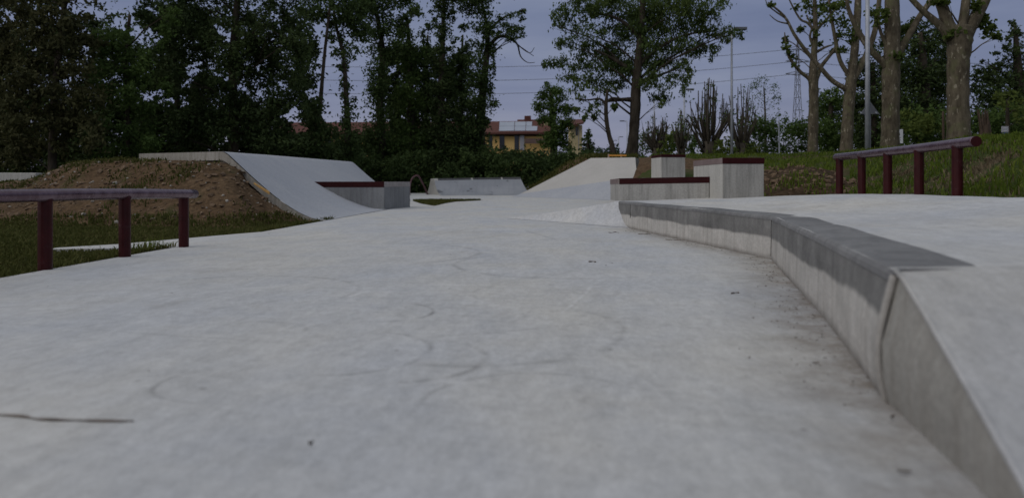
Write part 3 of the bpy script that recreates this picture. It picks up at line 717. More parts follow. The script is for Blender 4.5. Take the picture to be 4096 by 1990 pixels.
# bank of earth behind the far ramp, left side
e0 = [P(2140, 757, 27.0), P(2172, 739, 26.7), P(2250, 697, 26.1), P(2365, 634, 25.6), P(2550, 634, 25.5)]
e1 = [P(2122, 756, 28.6), P(2150, 738, 28.3), P(2215, 692, 27.8), P(2330, 632, 27.2), P(2550, 628, 27.5)]
e2 = [P(2090, 768, 30), P(2110, 760, 30.5), P(2160, 740, 31), P(2260, 700, 32), P(2550, 640, 33)]
bv, bf = loft([[(p[0]+.2, p[1]+.1, p[2]-.10) for p in e0], [(p[0]-.02, p[1], p[2]-.03) for p in e0], e1, e2], 8, 7, .05, 1.2, .03)
tag(make('earth_bank', bv, bf, SOIL, smooth=True), kind='structure')

r0 = [(2.45, 13.4, .5), (2.70, 8.3, .22), (3.30, 6.9, .27), (2.98, 5.0, .30), (2.86, 4.0, .30), (2.72, 2.9, .30), (2.55, 1.0, .1)]
r1 = [(2.80, 15.0, .85), (3.45, 9.3, .34), (4.15, 8.0, .38), (3.95, 5.8, .55), (3.85, 4.6, .55), (3.75, 3.2, .55), (3.6, 0, .5)]
r2 = [(3.18, 17, 1.07), (4.75, 12.0, .62), (5.4, 10.4, .66), (5.2, 8.1, .86), (5.25, 7.0, .89), (5.4, 5.0, .9), (5.6, 0, .9)]
r3 = [P(2562, 638, 20), P(3060, 648, 15.5), P(3350, 642, 13.5), P(3680, 606, 11.2), P(3930, 566, 10.0), P(4150, 560, 9.3), (9.5, 2, 1.2)]
r4 = [(5.1, 26, 1.50), (8.0, 21, 1.28), (8.6, 18, 1.22), (9.6, 15, 1.16), (10.6, 13.5, 1.10), (12.2, 12, 1.1), (15, 3, 1.2)]
r5 = [(7.5, 60, 1.6), (12, 60, 1.6), (22, 60, 1.6), (35, 55, 1.7), (45, 45, 1.7), (50, 30, 1.7), (55, 0, 1.7)]
hv, hf = loft([r0, r1, r2, r3, r4, r5], 12, 12, .05, .8, .03)
tag(make('embankment', hv, hf, BERM, smooth=True), kind='structure')
ev, ef = loft([[(2.40, 13.7, .55), (2.9, 13.3, .54), (3.4, 12.8, .52), (3.9, 11.6, .50)], [(2.79, 15.0, .95), (3.25, 14.7, .92), (3.8, 14.2, .84), (4.4, 13.0, .72)], [(3.16, 17, 1.13), (3.75, 16.6, 1.12), (4.4, 16.2, 1.08), (5.1, 15.3, 1.0)], [(3.6, 18.5, 1.05), (4.2, 18.2, 1.0), (4.9, 17.6, .9), (5.6, 16.8, .85)]], 6, 8, .06, 1.6, .03)
tag(make('earth_bank', ev, ef, SOIL, smooth=True), kind='structure')
# heap of bare earth behind the tall block
d0 = [(2.60, 8.35, .20), (3.0, 8.0, .2), (3.5, 7.6, .24), (4.0, 7.3, .25)]
d1 = [P(3030, 715, 9.0), P(3150, 706, 8.7), P(3290, 725, 8.3), P(3420, 772, 7.8)]
d2 = [P(3030, 668, 10.4), P(3180, 672, 9.9), P(3320, 694, 9.4), P(3480, 758, 8.7)]
d3 = [P(3000, 668, 11.6), P(3200, 674, 11.2), P(3360, 694, 10.8), P(3560, 755, 9.8)]
qv, qf = loft([d0, d1, d2, [(p[0], p[1], p[2]-.3) for p in d3]], 10, 8, .05, 2.0, .03)
DSOIL = soil_material('dark_earth', (.052, .034, .020), (.095, .062, .036), (.040, .046, .016), (.060, .064, .024), (.60, .70))
tag(make('earth_heap', qv, qf, DSOIL, smooth=True), kind='structure')

# ------------------------------------------------------------------ scatter: grass, stones, litter
def sample(vs, fs, n, mask=None):
    V = np.array(vs); Q = np.array(fs)
    a = V[Q[:, 0]]; b = V[Q[:, 1]]; c = V[Q[:, 2]]; d = V[Q[:, 3]]
    ar = np.linalg.norm(np.cross(c-a, d-b), axis=1)
    dist = np.maximum(1.0, np.linalg.norm((a+c)/2, axis=1))
    wgt = ar/dist**1.2
    i = rng.choice(len(Q), n, p=wgt/wgt.sum()); u = rng.random((n, 1)); v = rng.random((n, 1))
    p = (a[i]*(1-u)+b[i]*u)*(1-v)+(d[i]*(1-u)+c[i]*u)*v
    if mask is not None: p = p[mask(p)]
    return p
def vnoise(p, f, seed=0.0):
    return np.array([noise.noise(Vector((x*f, y*f, seed))) for x, y, zz in p])
def blades(name, p, h, wd, m, lean=.5, label=None, grow=.0, kind='stuff', parent=None):
    n = len(p); dist = np.linalg.norm(p, axis=1)
    ang = rng.random(n)*2*np.pi; la = rng.random(n)*2*np.pi
    hh = h*(.45+rng.random(n)*.9); ww = wd*(.6+.8*rng.random(n))*(1+grow*dist)
    side = np.stack([np.cos(ang)*ww, np.sin(ang)*ww, np.zeros(n)], 1)
    le = lean*hh*rng.random(n)
    midp = p+np.stack([np.cos(la)*le*.3, np.sin(la)*le*.3, hh*.6], 1)
    tip = p+np.stack([np.cos(la)*le*1.1, np.sin(la)*le*1.1, hh*(1-.25*le/np.maximum(hh, 1e-6))], 1)
    V = np.empty((n*5, 3)); V[0::5] = p-side; V[1::5] = p+side; V[2::5] = midp+side*.7; V[3::5] = midp-side*.7; V[4::5] = tip
    b = np.arange(n)*5
    T = np.concatenate([np.stack([b, b+1, b+2], 1), np.stack([b, b+2, b+3], 1), np.stack([b+3, b+2, b+4], 1)])
    o = make_np(name, V, T, m, parent, k=3)
    return tag(o, label, None, None, kind) if parent is None else o
# lawn left of the paving
def on_pave(p):
    x, y = p[:, 0], p[:, 1]
    return (x > EX-.004) | ((x > -3.05) & (y > 4.42) & (y < 4.60+.0*x) & (y > 4.60+(x-EX)*.22)) | ((y > 4.42+.2) & (y < 6.2) & (x > -3.04+(y-4.55)*.47+.0)) & (y > 4.6)
n = 90000
d = 1.2+7.4*rng.random(n)**.85; x = EX-rng.random(n)**1.2*(d*.78-1.6).clip(.3, 9)
lp_ = np.stack([x, d, np.full(n, -.036)], 1); lp_ = lp_[~on_pave(lp_)]
keep = vnoise(lp_, 1.4)+.45*rng.standard_normal(len(lp_)) > -.55
blades('grass', lp_[keep], .040, .0035, GRASSL, .9, grow=.12)
# verge tufts right on the slab edge
n = 2600; d = 1.2+7.5*rng.random(n); x = EX-.012-np.abs(rng.standard_normal(n))*.035
e = np.stack([x, d, np.full(n, -.036)], 1); e = e[(~on_pave(e))]; e = e[vnoise(e, 2.6, 4.) > -.1]
blades('grass', e, .075, .0035, GRASSL, 1.0, grow=.12)
mp_ = sample(mv, mf, 42000); nz = vnoise(mp_, .9, 2.0)+.6*vnoise(mp_, 3.1, 5.)
topb = (mp_[:, 2] < .10)*.75+(mp_[:, 0] < -5.6)*.55*(mp_[:, 2] > .2)+((mp_[:, 2] > .72)*(mp_[:, 0] < -4.6))*.6
mp_ = mp_[(nz+topb+.25*rng.standard_normal(len(mp_)) > .60)]
blades('grass', mp_, .050, .004, GRASSL, 1.0, grow=.10)
gi = np.array([(x, y, 0) for x, y in islp]); cx_, cy_ = gi[:, 0].mean(), gi[:, 1].mean()
pts = []
from mathutils.geometry import intersect_point_tri_2d
def inside(x, y, poly):
    c = False; j = len(poly)-1
    for i in range(len(poly)):
        if (poly[i][1] > y) != (poly[j][1] > y) and x < (poly[j][0]-poly[i][0])*(y-poly[i][1])/(poly[j][1]-poly[i][1])+poly[i][0]: c = not c
        j = i
    return c
while len(pts) < 5000:
    x = random.uniform(gi[:, 0].min(), gi[:, 0].max()); y = random.uniform(gi[:, 1].min(), gi[:, 1].max())
    if inside(x, y, islp): pts.append((x, y, floor_z(y)+.004))
blades('grass', np.array(pts), .05, .012, GRASSL, .8)
# embankment grass, thin where the earth shows
hp = sample(hv, hf, 240000, lambda p: (p[:, 1] < 24) & (p[:, 0] < 14) & ~((p[:, 0] < 4.2) & (p[:, 1] > 9)))
nz = vnoise(hp, .75, 9.)+.55*vnoise(hp, 2.3, 3.)
hill = np.clip((hp[:, 2]-.5)*.9, -.2, .5)
hxp = CX+hp[:, 0]/hp[:, 1]*F; pocket = ((hxp > 3030) & (hxp < 3400) & (hp[:, 1] < 11.3))
patch = .55*np.exp(-((hxp-3960)/90)**2-((hp[:, 1]-6.0)/1.3)**2)+.6*np.exp(-((hxp-3640)/60)**2-((hp[:, 1]-8.0)/.8)**2)+.6*np.exp(-((hxp-4060)/70)**2-((hp[:, 1]-8.0)/.8)**2)
nz = nz-patch-3.*pocket
k1 = nz+hill+.22*rng.standard_normal(len(hp)) > -.30
blades('grass', hp[k1], .080, .0048, GRASSR, .9, grow=.07)
k2 = (nz+hill+.2*rng.standard_normal(len(hp)) < -.1) & ~pocket
blades('dry_grass', hp[k2][:8000], .05, .004, STRAW, 1.6, grow=.08)
qp = sample(qv, qf, 9000); k = vnoise(qp, 1.5, 1.)+.3*rng.standard_normal(len(qp)) > .62
blades('grass', qp[k], .07, .005, GRASSR, 1., grow=.08)
ep = sample(bv, bf, 14000); k = vnoise(ep, .6, 1.)+.4*rng.standard_normal(len(ep)) > .1
blades('grass', ep[k], .14, .02, GRASSL, 1.)

def stones(name, p, s0, s1, m, jit=.3):
    mb_v = []; mb_f = []
    ico = bmesh.new(); bmesh.ops.create_icosphere(ico, subdivisions=1, radius=1)
    iv = [v.co.copy() for v in ico.verts]; ifc = [tuple(v.index for v in f.verts) for f in ico.faces]; ico.free()
    for q in p:
        s = random.uniform(s0, s1)*(1 if random.random() < .8 else 1.7); b = len(mb_v)
        a = random.random()*6.28; ca, sa = math.cos(a), math.sin(a); sx, sy, sz = s*random.uniform(.8, 1.5), s*random.uniform(.6, 1), s*random.uniform(.4, .8)
        for v in iv:
            r = 1+random.uniform(-jit, jit)
            x, y, zz = v.x*sx*r, v.y*sy*r, v.z*sz*r
            mb_v.append((q[0]+x*ca-y*sa, q[1]+x*sa+y*ca, q[2]+zz+sz*.2))
        mb_f += [tuple(i+b for i in f) for f in ifc]
    return tag(make(name, mb_v, mb_f, m), kind='stuff')
stones('pebbles', sample(mv, mf, 520, lambda p: (p[:, 0] > -8) & (p[:, 2] > .02)), .006, .020, STONE)
CLOD = simple('earth_clod', (.10, .066, .040), (.19, .13, .082), 16, .95, .5)
stones('earth_clods', sample(mv, mf, 2000, lambda p: (p[:, 0] > -8) & (p[:, 2] > .03)), .010, .030, CLOD, .4)
stones('earth_clods', sample(qv, qf, 500), .012, .035, CLOD, .4)

# small dead leaves and grit swept against the ledge
pp = []
for i in range(520):
    t = random.random()
    base = lerp((N[0], N[1]), K, random.random()) if t < .55 else lerp(K, (1.19, 6.75), random.random())
    o = abs(random.gauss(0, .07)); pp.append((base[0]-.03-o, base[1]+random.gauss(0, .05)+o*.3, .004))
for i in range(60): pp.append((random.uniform(-2.2, 1.0), random.uniform(1.2, 7), .004))
pp = np.array(pp)
def flakes(name, p, s, m):
    n = len(p); a = rng.random(n)*6.28; ss = s*(.35+.9*rng.random(n)**2); zz = rng.random((n, 4))*.004
    u = np.stack([np.cos(a)*ss, np.sin(a)*ss, 0*a], 1); v = np.stack([-np.sin(a)*ss*.4, np.cos(a)*ss*.4, 0*a], 1)
    V = np.empty((n*4, 3)); V[0::4] = p-u; V[1::4] = p+v; V[2::4] = p+u; V[3::4] = p-v
    for k in range(4): V[k::4, 2] += zz[:, k]
    return tag(make_np(name, V, np.arange(n*4).reshape(n, 4), m), kind='stuff')
flakes('leaf_litter', pp, .0055, DEADLEAF)
def leaf(label, x, y, size, ang, curl=.012):
    d = EYE*F/(y-H0); c = ((x-CX)*d/F, d, 0)
    vs = []; fs = []; n = 8
    for i in range(n+1):
        t = i/n; wd = size*.34*math.sin(math.pi*min(1, t*.96+.04))**.8; u = (t-.5)*2*size
        for s in (-1, 0, 1):
            xx, yy = u, s*wd
            vs.append((c[0]+xx*math.cos(ang)-yy*math.sin(ang), c[1]+xx*math.sin(ang)+yy*math.cos(ang), .004+curl*(abs(s)+(2*t-1)**2)*.8))
    for i in range(n): fs += [(i*3, i*3+1, i*3+4, i*3+3), (i*3+1, i*3+2, i*3+5, i*3+4)]
    o = make('dead_leaf', vs, fs, DEADLEAF, loc=c, smooth=True)
    return tag(o, label, 'leaf')
leaf('dark curled leaf on the floor midway along the ledge foot', 3262, 1458, .010, .2, .002)
leaf('dark leaf on the floor at the bottom right of the picture', 3617, 1898, .010, -.1, .002)
leaf('dark leaf lying right against the foot of the ledge corner', 3570, 1680, .007, .6, .004)
leaf('tiny dark leaf alone on the floor in the near middle', 1243, 1790, .004, .7, .006)
def twig(label, pts, r):
    w_ = []
    for x, y in pts:
        d = EYE*F/(y-H0); w_.append(((x-CX)*d/F, d, r*.9))
    mb = MB(); mb.tube(catmull(w_, 4), [r*(.7+.3*math.sin(i)) for i in range((len(w_)-1)*4+1)], 7)
    o = mb.build('twig', TWIG, loc=w_[len(w_)//2], smooth=True); return tag(o, label, 'twig')
twig('long thin twig lying on the near floor at the left picture edge', [(-200, 1650), (-40, 1660), (90, 1668), (150, 1679), (260, 1683), (400, 1686), (535, 1687)], .0028)
twig('small forked twig on the floor before the far end of the ledge', [(2434, 930), (2448, 931), (2460, 928), (2475, 931)], .0032)
twig('dark twig lying close to the far ledge wall', [(2553, 936), (2570, 937), (2590, 935), (2603, 936)], .0032)
twig('longest twig along the far ledge wall among leaf litter', [(2662, 958), (2685, 960), (2710, 961), (2731, 963)], .0032)
twig('short twig on the floor below the ledge kink', [(2355, 1048), (2370, 1047), (2382, 1049)], .004)
twig('pale twig on the floor beside the near ledge wall', [(2925, 1175), (2940, 1172), (2957, 1172)], .003)
wt = thing('weed_tuft', 'tuft of long green weeds beside the second rail post', 'weed', (-2.3, 4.5, -.03))
n = 150; p = np.stack([-2.32-np.abs(rng.standard_normal(n))*.07, 4.42+rng.standard_normal(n)*.10, np.full(n, -.035)], 1)
blades('blades', p, .10, .0035, GRASSR, 1.5, parent=wt)

# ------------------------------------------------------------------ vegetation tools
def leaves_np(C, size, droop=.3, aspect=.5, flat=.6):
    n = len(C)
    a = rng.random(n)*2*np.pi; el = rng.standard_normal(n)*.6-droop
    u = np.stack([np.cos(a)*np.cos(el), np.sin(a)*np.cos(el), np.sin(el)], 1)
    r = rng.standard_normal((n, 3)); r[:, 2] += flat
    v = np.cross(u, r); v /= np.linalg.norm(v, axis=1)[:, None]+1e-9
    s = size*(.55+.9*rng.random(n))[:, None]
    V = np.empty((n*4, 3)); V[0::4] = C-u*s*.5; V[1::4] = C+v*s*aspect*.5-u*s*.05; V[2::4] = C+u*s*.5; V[3::4] = C-v*s*aspect*.5-u*s*.05
    return V, np.arange(n*4).reshape(n, 4)
GAPS = [(380, 28, 120, 42), (490, 88, 42, 30), (580, 146, 62, 40), (612, 36, 24, 18), (905, 130, 34, 34), (778, 284, 32, 32), (735, 334, 30, 20), (622, 378, 55, 17),
        (716, 402, 42, 24), (900, 305, 18, 18), (1300, 150, 40, 60), (1362, 300, 30, 70), (1275, 368, 42, 36), (1170, 465, 36, 34), (1330, 460, 50, 30), (25, 75, 30, 40),
        (1405, 350, 40, 110), (1712, 16, 34, 24), (1716, 160, 22, 26), (1838, 145, 22, 60), (1578, 280, 14, 24), (1628, 445, 8, 34), (1665, 95, 22, 40), (1420, 190, 24, 40), (1186, 520, 32, 24), (1040, 255, 14, 20), (1120, 330, 14, 16)]
def gap_keep(C, strength=.90):
    x = CX+C[:, 0]/C[:, 1]*F; y = H0-(C[:, 2]-EYE)/C[:, 1]*F
    x = x+14*np.sin(y*.07)+9*np.sin(y*.19+1); y = y+10*np.sin(x*.06)+7*np.sin(x*.21)
    k = np.ones(len(C), bool)
    for gx_, gy_, rx, ry in GAPS:
        q = ((x-gx_)/rx)**2+((y-gy_)/ry)**2
        k &= ~((q < 1) & (rng.random(len(C)) < strength))
    return k
DENS = 3.2
def cloud(blobs, d, dens, csize, spread=.33, dj=.8, gaps=False):
    """leaf centres: blobs are (px, py, rx, ry) at depth d; each holds clumps, each clump a gaussian of leaves"""
    out = []
    for b in blobs:
        x, y, rx, ry = b[:4]; dd = d+(b[4] if len(b) > 4 else rng.uniform(-dj, dj))
        c = np.array(P(x, y, dd)); rX, rZ = S(rx, dd), S(ry, dd); rY = (rX+rZ)*.5
        ncl = max(5, int(8+12*rng.random()))
        q = rng.standard_normal((ncl, 3)); q /= np.linalg.norm(q, axis=1)[:, None]; q *= (rng.random((ncl, 1))**.4)
        cc = c+q*np.array([rX, rY, rZ])*.85
        m = max(6, int(DENS*dens*rX*rZ/ncl))
        for k in cc:
            mm = int(m*(.3+1.4*rng.random()))
            g = rng.standard_normal((mm, 3))*np.array([rX, rY, rZ])*spread*(.35+.7*rng.random())
            out.append(k+g)
    C = np.concatenate(out)
    return C[gap_keep(C)] if gaps else C
def limb_path(a, b, sag=.15, n=5):
    a, b = Vector(a), Vector(b); pts = []
    for i in range(n+1):
        t = i/n; p = a.lerp(b, t)
        p.z += math.sin(t*math.pi)*sag*(b-a).length*.5
        p.x += random.uniform(-1, 1)*.03*(b-a).length*(0 < i < n); p.y += random.uniform(-1, 1)*.03*(b-a).length*(0 < i < n)
        pts.append(tuple(p))
    return pts
G_IVYN = 'ivy clad trees in the middle clump'
def tree(name, label, cat, trunk, d, blobs, leafm, lsize, dens, bark=BARK, group=None, limbs=(), gaps=False, dj=.8, autolimb=.5, droop=.3, aspect=.5, spread=.33, ground=None, extra=None, front=0., twr=1.):
    """trunk: [(px, py, width px)...] from the ground up"""
    if group == G_IVYN: blobs = [(b[0], b[1], b[2]*1.12, b[3]*1.1, *b[4:]) if b[2] > 30 else b for b in blobs]
    tp = [P(x, y, d) for x, y, wd in trunk]; tr = [S(wd*twr, d)/2 for x, y, wd in trunk]
    if ground is not None: tp[0] = (tp[0][0], tp[0][1], ground)
    th = thing(name, label, cat, tp[0], group)
    mb = MB(); tpp = catmull(tp, 4)
    rr_ = [tr[min(i//4, len(tr)-1)]+(tr[min(i//4+1, len(tr)-1)]-tr[min(i//4, len(tr)-1)])*(i % 4)/4 for i in range(len(tpp))]
    rr_ = [r*(1+.05*math.sin(i*2.3)) for i, r in enumerate(rr_)]
    mb.tube(tpp, rr_, 12)
    for lb_ in limbs:
        lpz = [P(x, y, d+(q[0] if q else 0)) for x, y, wd, *q in lb_]; lr = [S(l[2], d)/2 for l in lb_]
        pts = catmull(lpz, 4); rad = [lr[min(i//4, len(lr)-1)]+(lr[min(i//4+1, len(lr)-1)]-lr[min(i//4, len(lr)-1)])*(i % 4)/4 for i in range(len(pts))]
        mb.tube(pts, rad, 8)
    cents = []
    if blobs:
        bl2 = [(*b[:4], b[4] if len(b) > 4 else random.uniform(-dj, dj)-front) for b in blobs]
        for b in bl2:
            if random.random() < autolimb:
                tgt = P(b[0], b[1], d+b[4])
                best = min(range(len(tpp)), key=lambda i: abs(tpp[i][2]-(tgt[2]-.5*abs(tgt[0]-tpp[i][0])-.2))+ (0 if tpp[i][2] < tgt[2]+.3 else 2))
                L = (Vector(tgt)-Vector(tpp[best])).length
                r0 = min(rr_[best]*.5, .012+.011*L)
                pts = limb_path(tpp[best], tgt); mb.tube(pts, [r0*(1-.8*i/(len(pts)-1)) for i in range(len(pts))], 6)
                for _ in range(3):
                    a = pts[random.randint(2, len(pts)-1)]; rx, rz = S(b[2], d), S(b[3], d)
                    e_ = (tgt[0]+random.uniform(-1, 1)*rx, tgt[1]+random.uniform(-.6, .6)*rx, tgt[2]+random.uniform(-.8, 1)*rz)
                    mb.tube(limb_path(a, e_, .05, 3), [r0*.4, r0*.28, r0*.18, r0*.08], 5)
        C = cloud(bl2, d, dens, 0, spread, 0, gaps)
        if extra is not None: C = np.concatenate([C, extra])
    o = mb.build('trunk', bark, th, smooth=True)
    if blobs:
        V, Q = leaves_np(C, lsize, droop, aspect); make_np('crown', V, Q, leafm, th)
    return th

# ------------------------------------------------------------------ dark wood on the left: each tree with its own crown
def fill(x0, x1, y0, y1, step, r):
    out = []
    y = y0
    while y <= y1:
        x = x0+random.uniform(0, step*.5)
        while x <= x1:
            out.append((x+random.uniform(-.3, .3)*step, y+random.uniform(-.3, .3)*step, r*random.uniform(.75, 1.25), r*random.uniform(.7, 1.15)))
            x += step
        y += step*.85
    return out
G_LEFT = 'tall trees of the dark wood'
gl = .0
tree('broadleaf_tree', 'tall olive brown tree with a pale trunk above the left rail', 'tree', [(205, 760, 60), (212, 550, 46), (220, 350, 40), (250, 100, 34), (270, -120, 28)], 21,
     fill(60, 400, -80, 640, 88, 62), LF_OLIVE, .13, 600, ground=gl, gaps=True, front=.5, twr=.62, autolimb=.25, group=G_LEFT, droop=.6)
tree('broadleaf_tree', 'dark tree cut by the left picture edge behind the concrete block', 'tree', [(-60, 760, 50), (-40, 400, 40), (-20, 50, 30)], 23,
     fill(-160, 90, -60, 680, 92, 66), LF_OLIVE, .13, 580, ground=gl, gaps=True, front=.5, twr=.62, autolimb=.2, group=G_LEFT, droop=.5)
tree('broadleaf_tree', 'mid green leafy tree over the crest of the dirt mound', 'tree', [(520, 740, 44), (515, 500, 36), (500, 250, 26), (520, 60, 18)], 22,
     fill(400, 650, 170, 640, 80, 58)+[(460, 130, 50, 40), (660, 130, 40, 40), (430, 190, 60, 50), (690, 60, 50, 50)], LF_MID, .12, 620, ground=gl, gaps=True, front=.5, twr=.62, autolimb=.35, group=G_LEFT)
tree('broadleaf_tree', 'near black broad tree filling the sky above the bank deck', 'tree', [(930, 740, 70), (935, 480, 58), (930, 250, 48), (950, 0, 40), (960, -150, 30)], 24,
     fill(690, 1230, -80, 560, 92, 68), LF_DARK, .13, 540, ground=gl, gaps=True, front=.5, twr=.62, autolimb=.4, group=G_LEFT)
tree('broadleaf_tree', 'dark tree with a broken crown letting the sky through beside the black tree', 'tree', [(720, 740, 46), (715, 500, 38), (700, 300, 30), (680, 60, 20)], 26,
     fill(600, 860, 40, 660, 92, 66), LF_DARK, .13, 540, ground=gl, gaps=True, front=.5, twr=.62, autolimb=.4, group=G_LEFT)
tree('ivy_clad_tree', 'narrow ivy covered trunk seen between the black tree and the sky gap', 'tree', [(1255, 740, 42), (1260, 560, 36), (1280, 420, 28), (1300, 200, 20), (1330, -60, 14)], 27,
     [(1255, 560, 48, 60), (1256, 490, 46, 50), (1262, 430, 40, 40), (1235, 400, 40, 40), (1250, 640, 50, 60), (1270, 380, 30, 26), (1230, 30, 80, 50), (1330, 20, 60, 40), (1280, 60, 40, 30), (1200, 230, 50, 60), (1190, 330, 40, 50), (1210, 130, 50, 50), (1300, -40, 90, 50)], LF_IVY, .15, 420, ground=gl, gaps=True, front=.5, twr=.62, autolimb=.5, group=G_LEFT)
tree('ivy_clad_tree', 'thin leaning ivy clad tree standing in the bright gap', 'tree', [(1395, 740, 46), (1392, 560, 40), (1385, 400, 30), (1375, 230, 22), (1350, 130, 16), (1330, 0, 12)], 28,
     [(1400, 60, 90, 60), (1445, 140, 50, 46), (1345, 150, 40, 46), (1415, 205, 46, 36), (1340, 210, 24, 30), (1395, 560, 48, 60), (1392, 480, 42, 50), (1388, 410, 36, 44), (1384, 340, 32, 40), (1378, 270, 32, 36), (1400, 640, 60, 60), (1370, 190, 26, 34), (1390, 40, 60, 50), (1340, 90, 40, 34), (1420, 110, 50, 44), (1440, 20, 60, 50), (1390, -40, 80, 40)], LF_IVY, .15, 420, ground=gl, front=.4, twr=.7, autolimb=.6, group=G_LEFT)
# low dark growth under the wood: one mass
C = np.concatenate([cloud(fill(-160, 1340, 470, 760, 76, 66), 27.5, 340, 0, .36, 1.4, True), cloud(fill(-160, 1340, 600, 770, 76, 60), 26, 300, 0, .36, .6), cloud(fill(-120, 720, 60, 500, 90, 70), 29, 250, 0, .36, 1.2, True),
                    cloud(fill(640, 1270, 60, 480, 95, 70), 30, 230, 0, .36, 1.2, True)])
V, Q = leaves_np(C, .19); o = make_np('undergrowth', V, Q, LF_DARK); tag(o, kind='stuff')

# ivy group in the middle
G_IVY = 'ivy clad trees in the middle clump'
d = 34
tree('ivy_clad_tree', 'ivy clad tree at the left side of the middle clump with a spreading crown', 'tree', [(1525, 740, 60), (1525, 560, 50), (1520, 380, 42), (1530, 200, 32), (1500, 20, 22), (1480, -100, 16)], d,
     [(1480, 60, 80, 60), (1440, 10, 70, 50), (1530, 10, 70, 50), (1530, 120, 60, 50), (1525, 200, 55, 60), (1518, 290, 48, 60), (1515, 370, 54, 60), (1512, 450, 60, 60), (1510, 540, 66, 70), (1500, 630, 76, 70), (1590, 90, 50, 46), (1590, -30, 80, 50), (1455, 130, 40, 36), (1600, 200, 40, 40)], LF_IVY, .15, 430, ground=.05, gaps=True, front=.6, twr=.7, group=G_IVY, autolimb=.6)
tree('ivy_clad_tree', 'ivy clad tree second from the left in the middle clump, mid green', 'tree', [(1650, 740, 56), (1645, 560, 48), (1642, 380, 40), (1640, 220, 28), (1625, 60, 18)], d+1.2,
     [(1640, 200, 55, 46), (1645, 270, 60, 50), (1640, 350, 66, 60), (1645, 430, 72, 60), (1650, 520, 78, 70), (1650, 620, 90, 80), (1690, 220, 40, 34), (1620, 130, 44, 40), (1640, 40, 44, 40), (1670, 60, 30, 30)], LF_MID, .15, 400, ground=.05, gaps=True, front=.6, twr=.7, group=G_IVY, autolimb=.6)
tree('ivy_clad_tree', 'ivy clad tree third from the left in the middle clump with a narrow top', 'tree', [(1775, 740, 60), (1770, 560, 52), (1765, 380, 42), (1770, 200, 30), (1775, 40, 20), (1785, -100, 12)], d-.5,
     [(1770, 30, 54, 46), (1790, -30, 60, 40), (1768, 100, 40, 44), (1765, 180, 38, 46), (1765, 260, 48, 50), (1770, 340, 60, 56), (1775, 430, 70, 60), (1790, 530, 76, 66), (1790, 630, 90, 80), (1810, 60, 30, 30)], LF_DARK, .15, 480, ground=.05, gaps=True, front=.6, twr=.7, group=G_IVY, autolimb=.6)
tree('ivy_clad_tree', 'rightmost ivy clad tree of the middle clump with long branches into the sky', 'tree', [(1925, 740, 70), (1920, 560, 58), (1930, 380, 46), (1945, 240, 34), (1950, 130, 24), (1930, 20, 16), (1900, -80, 10)], d+.6,
     [(1860, 30, 60, 44), (1930, 40, 46, 40), (1890, -30, 90, 40), (1930, 110, 50, 40), (1975, 120, 50, 32), (2030, 118, 46, 22), (2070, 128, 34, 22), (2095, 140, 16, 14), (2050, 150, 34, 24), (2070, 60, 30, 16), (2030, 66, 28, 16), (2092, 44, 14, 10), (2000, 75, 24, 18), (2085, 80, 18, 12),
      (1930, 190, 50, 46), (1965, 200, 22, 50), (1976, 270, 9, 34), (1905, 260, 50, 50), (1940, 290, 36, 50), (1910, 340, 62, 50), (1955, 355, 26, 40), (1910, 420, 70, 56), (1895, 500, 78, 60), (1900, 590, 92, 70), (1860, 640, 100, 70), (1940, 480, 34, 40)], LF_IVY, .145, 470, ground=.05, gaps=True, front=.6, twr=.7, group=G_IVY, autolimb=.5,
     limbs=[[(1945, 200, 20), (1990, 150, 14), (2040, 150, 10), (2070, 180, 7), (2082, 225, 5), (2110, 250, 3), (2140, 250, 2)], [(2050, 160, 7), (2090, 195, 4), (2120, 212, 3), (2138, 190, 2)], [(2066, 178, 5), (2100, 200, 3), (2135, 225, 2)], [(1950, 130, 14), (2000, 80, 9), (2050, 55, 6), (2095, 40, 3)]])
for k_, (x_, xa, xb, ya, lab) in enumerate([(1590, 1545, 1625, 250, 'ivy clad tree standing further back in the first opening of the middle clump'), (1705, 1670, 1745, 220, 'ivy clad tree further back at the heart of the middle clump'), (1845, 1800, 1890, 230, 'ivy clad tree further back beside the rightmost tree of the clump')]):
    tree('ivy_clad_tree', lab, 'tree', [(x_, 740, 40), (x_, 500, 34), (x_, 300, 22), (x_+6, 140, 12)], 37, fill(xa, xb, ya, 690, 50, 48)+[(x_, ya-60, 34, 34), (x_+10, ya-120, 26, 26), (x_, ya-20, 40, 34)], LF_IVY, .17, 420, ground=.05, gaps=True, front=.3, twr=.6, group=G_IVY, autolimb=.3)
# undergrowth between the wood, the clump and the far bank
low_ = [(x, y, 60, 46) for x, y in [(1990, 650), (2050, 640), (2110, 646), (2170, 636), (2230, 646), (2290, 650), (2350, 648), (2400, 650), (2440, 655)]]
C = np.concatenate([cloud(fill(1320, 1960, 640, 775, 56, 46), 32, 330, 0, .36, .9), cloud(fill(1480, 1960, 660, 785, 46, 40), 35, 330, 0, .36, .8), cloud([(1650, 748, 30, 26), (1680, 755, 30, 24), (1710, 750, 30, 24)], 33.5, 500, 0, .36, .4), cloud(fill(1320, 1480, 540, 700, 56, 50), 35, 300, 0, .36, .9), cloud(fill(1950, 2330, 640, 755, 52, 46), 33, 260, 0, .36, 1.), cloud(low_, 35, 320, 0, .34, 1.), cloud(fill(1960, 2440, 645, 735, 44, 36), 37, 330, 0, .36, .8)])
V, Q = leaves_np(C, .17); tag(make_np('undergrowth', V, Q, LF_IVY), kind='stuff')
C = cloud([(2440, 600, 40, 26), (2400, 606, 40, 24), (2480, 612, 30, 18), (2560, 615, 30, 20)], 70, 60, 0, .36, 2.)
V, Q = leaves_np(C, .35); tag(make_np('undergrowth', V, Q, LF_COOL), kind='stuff')

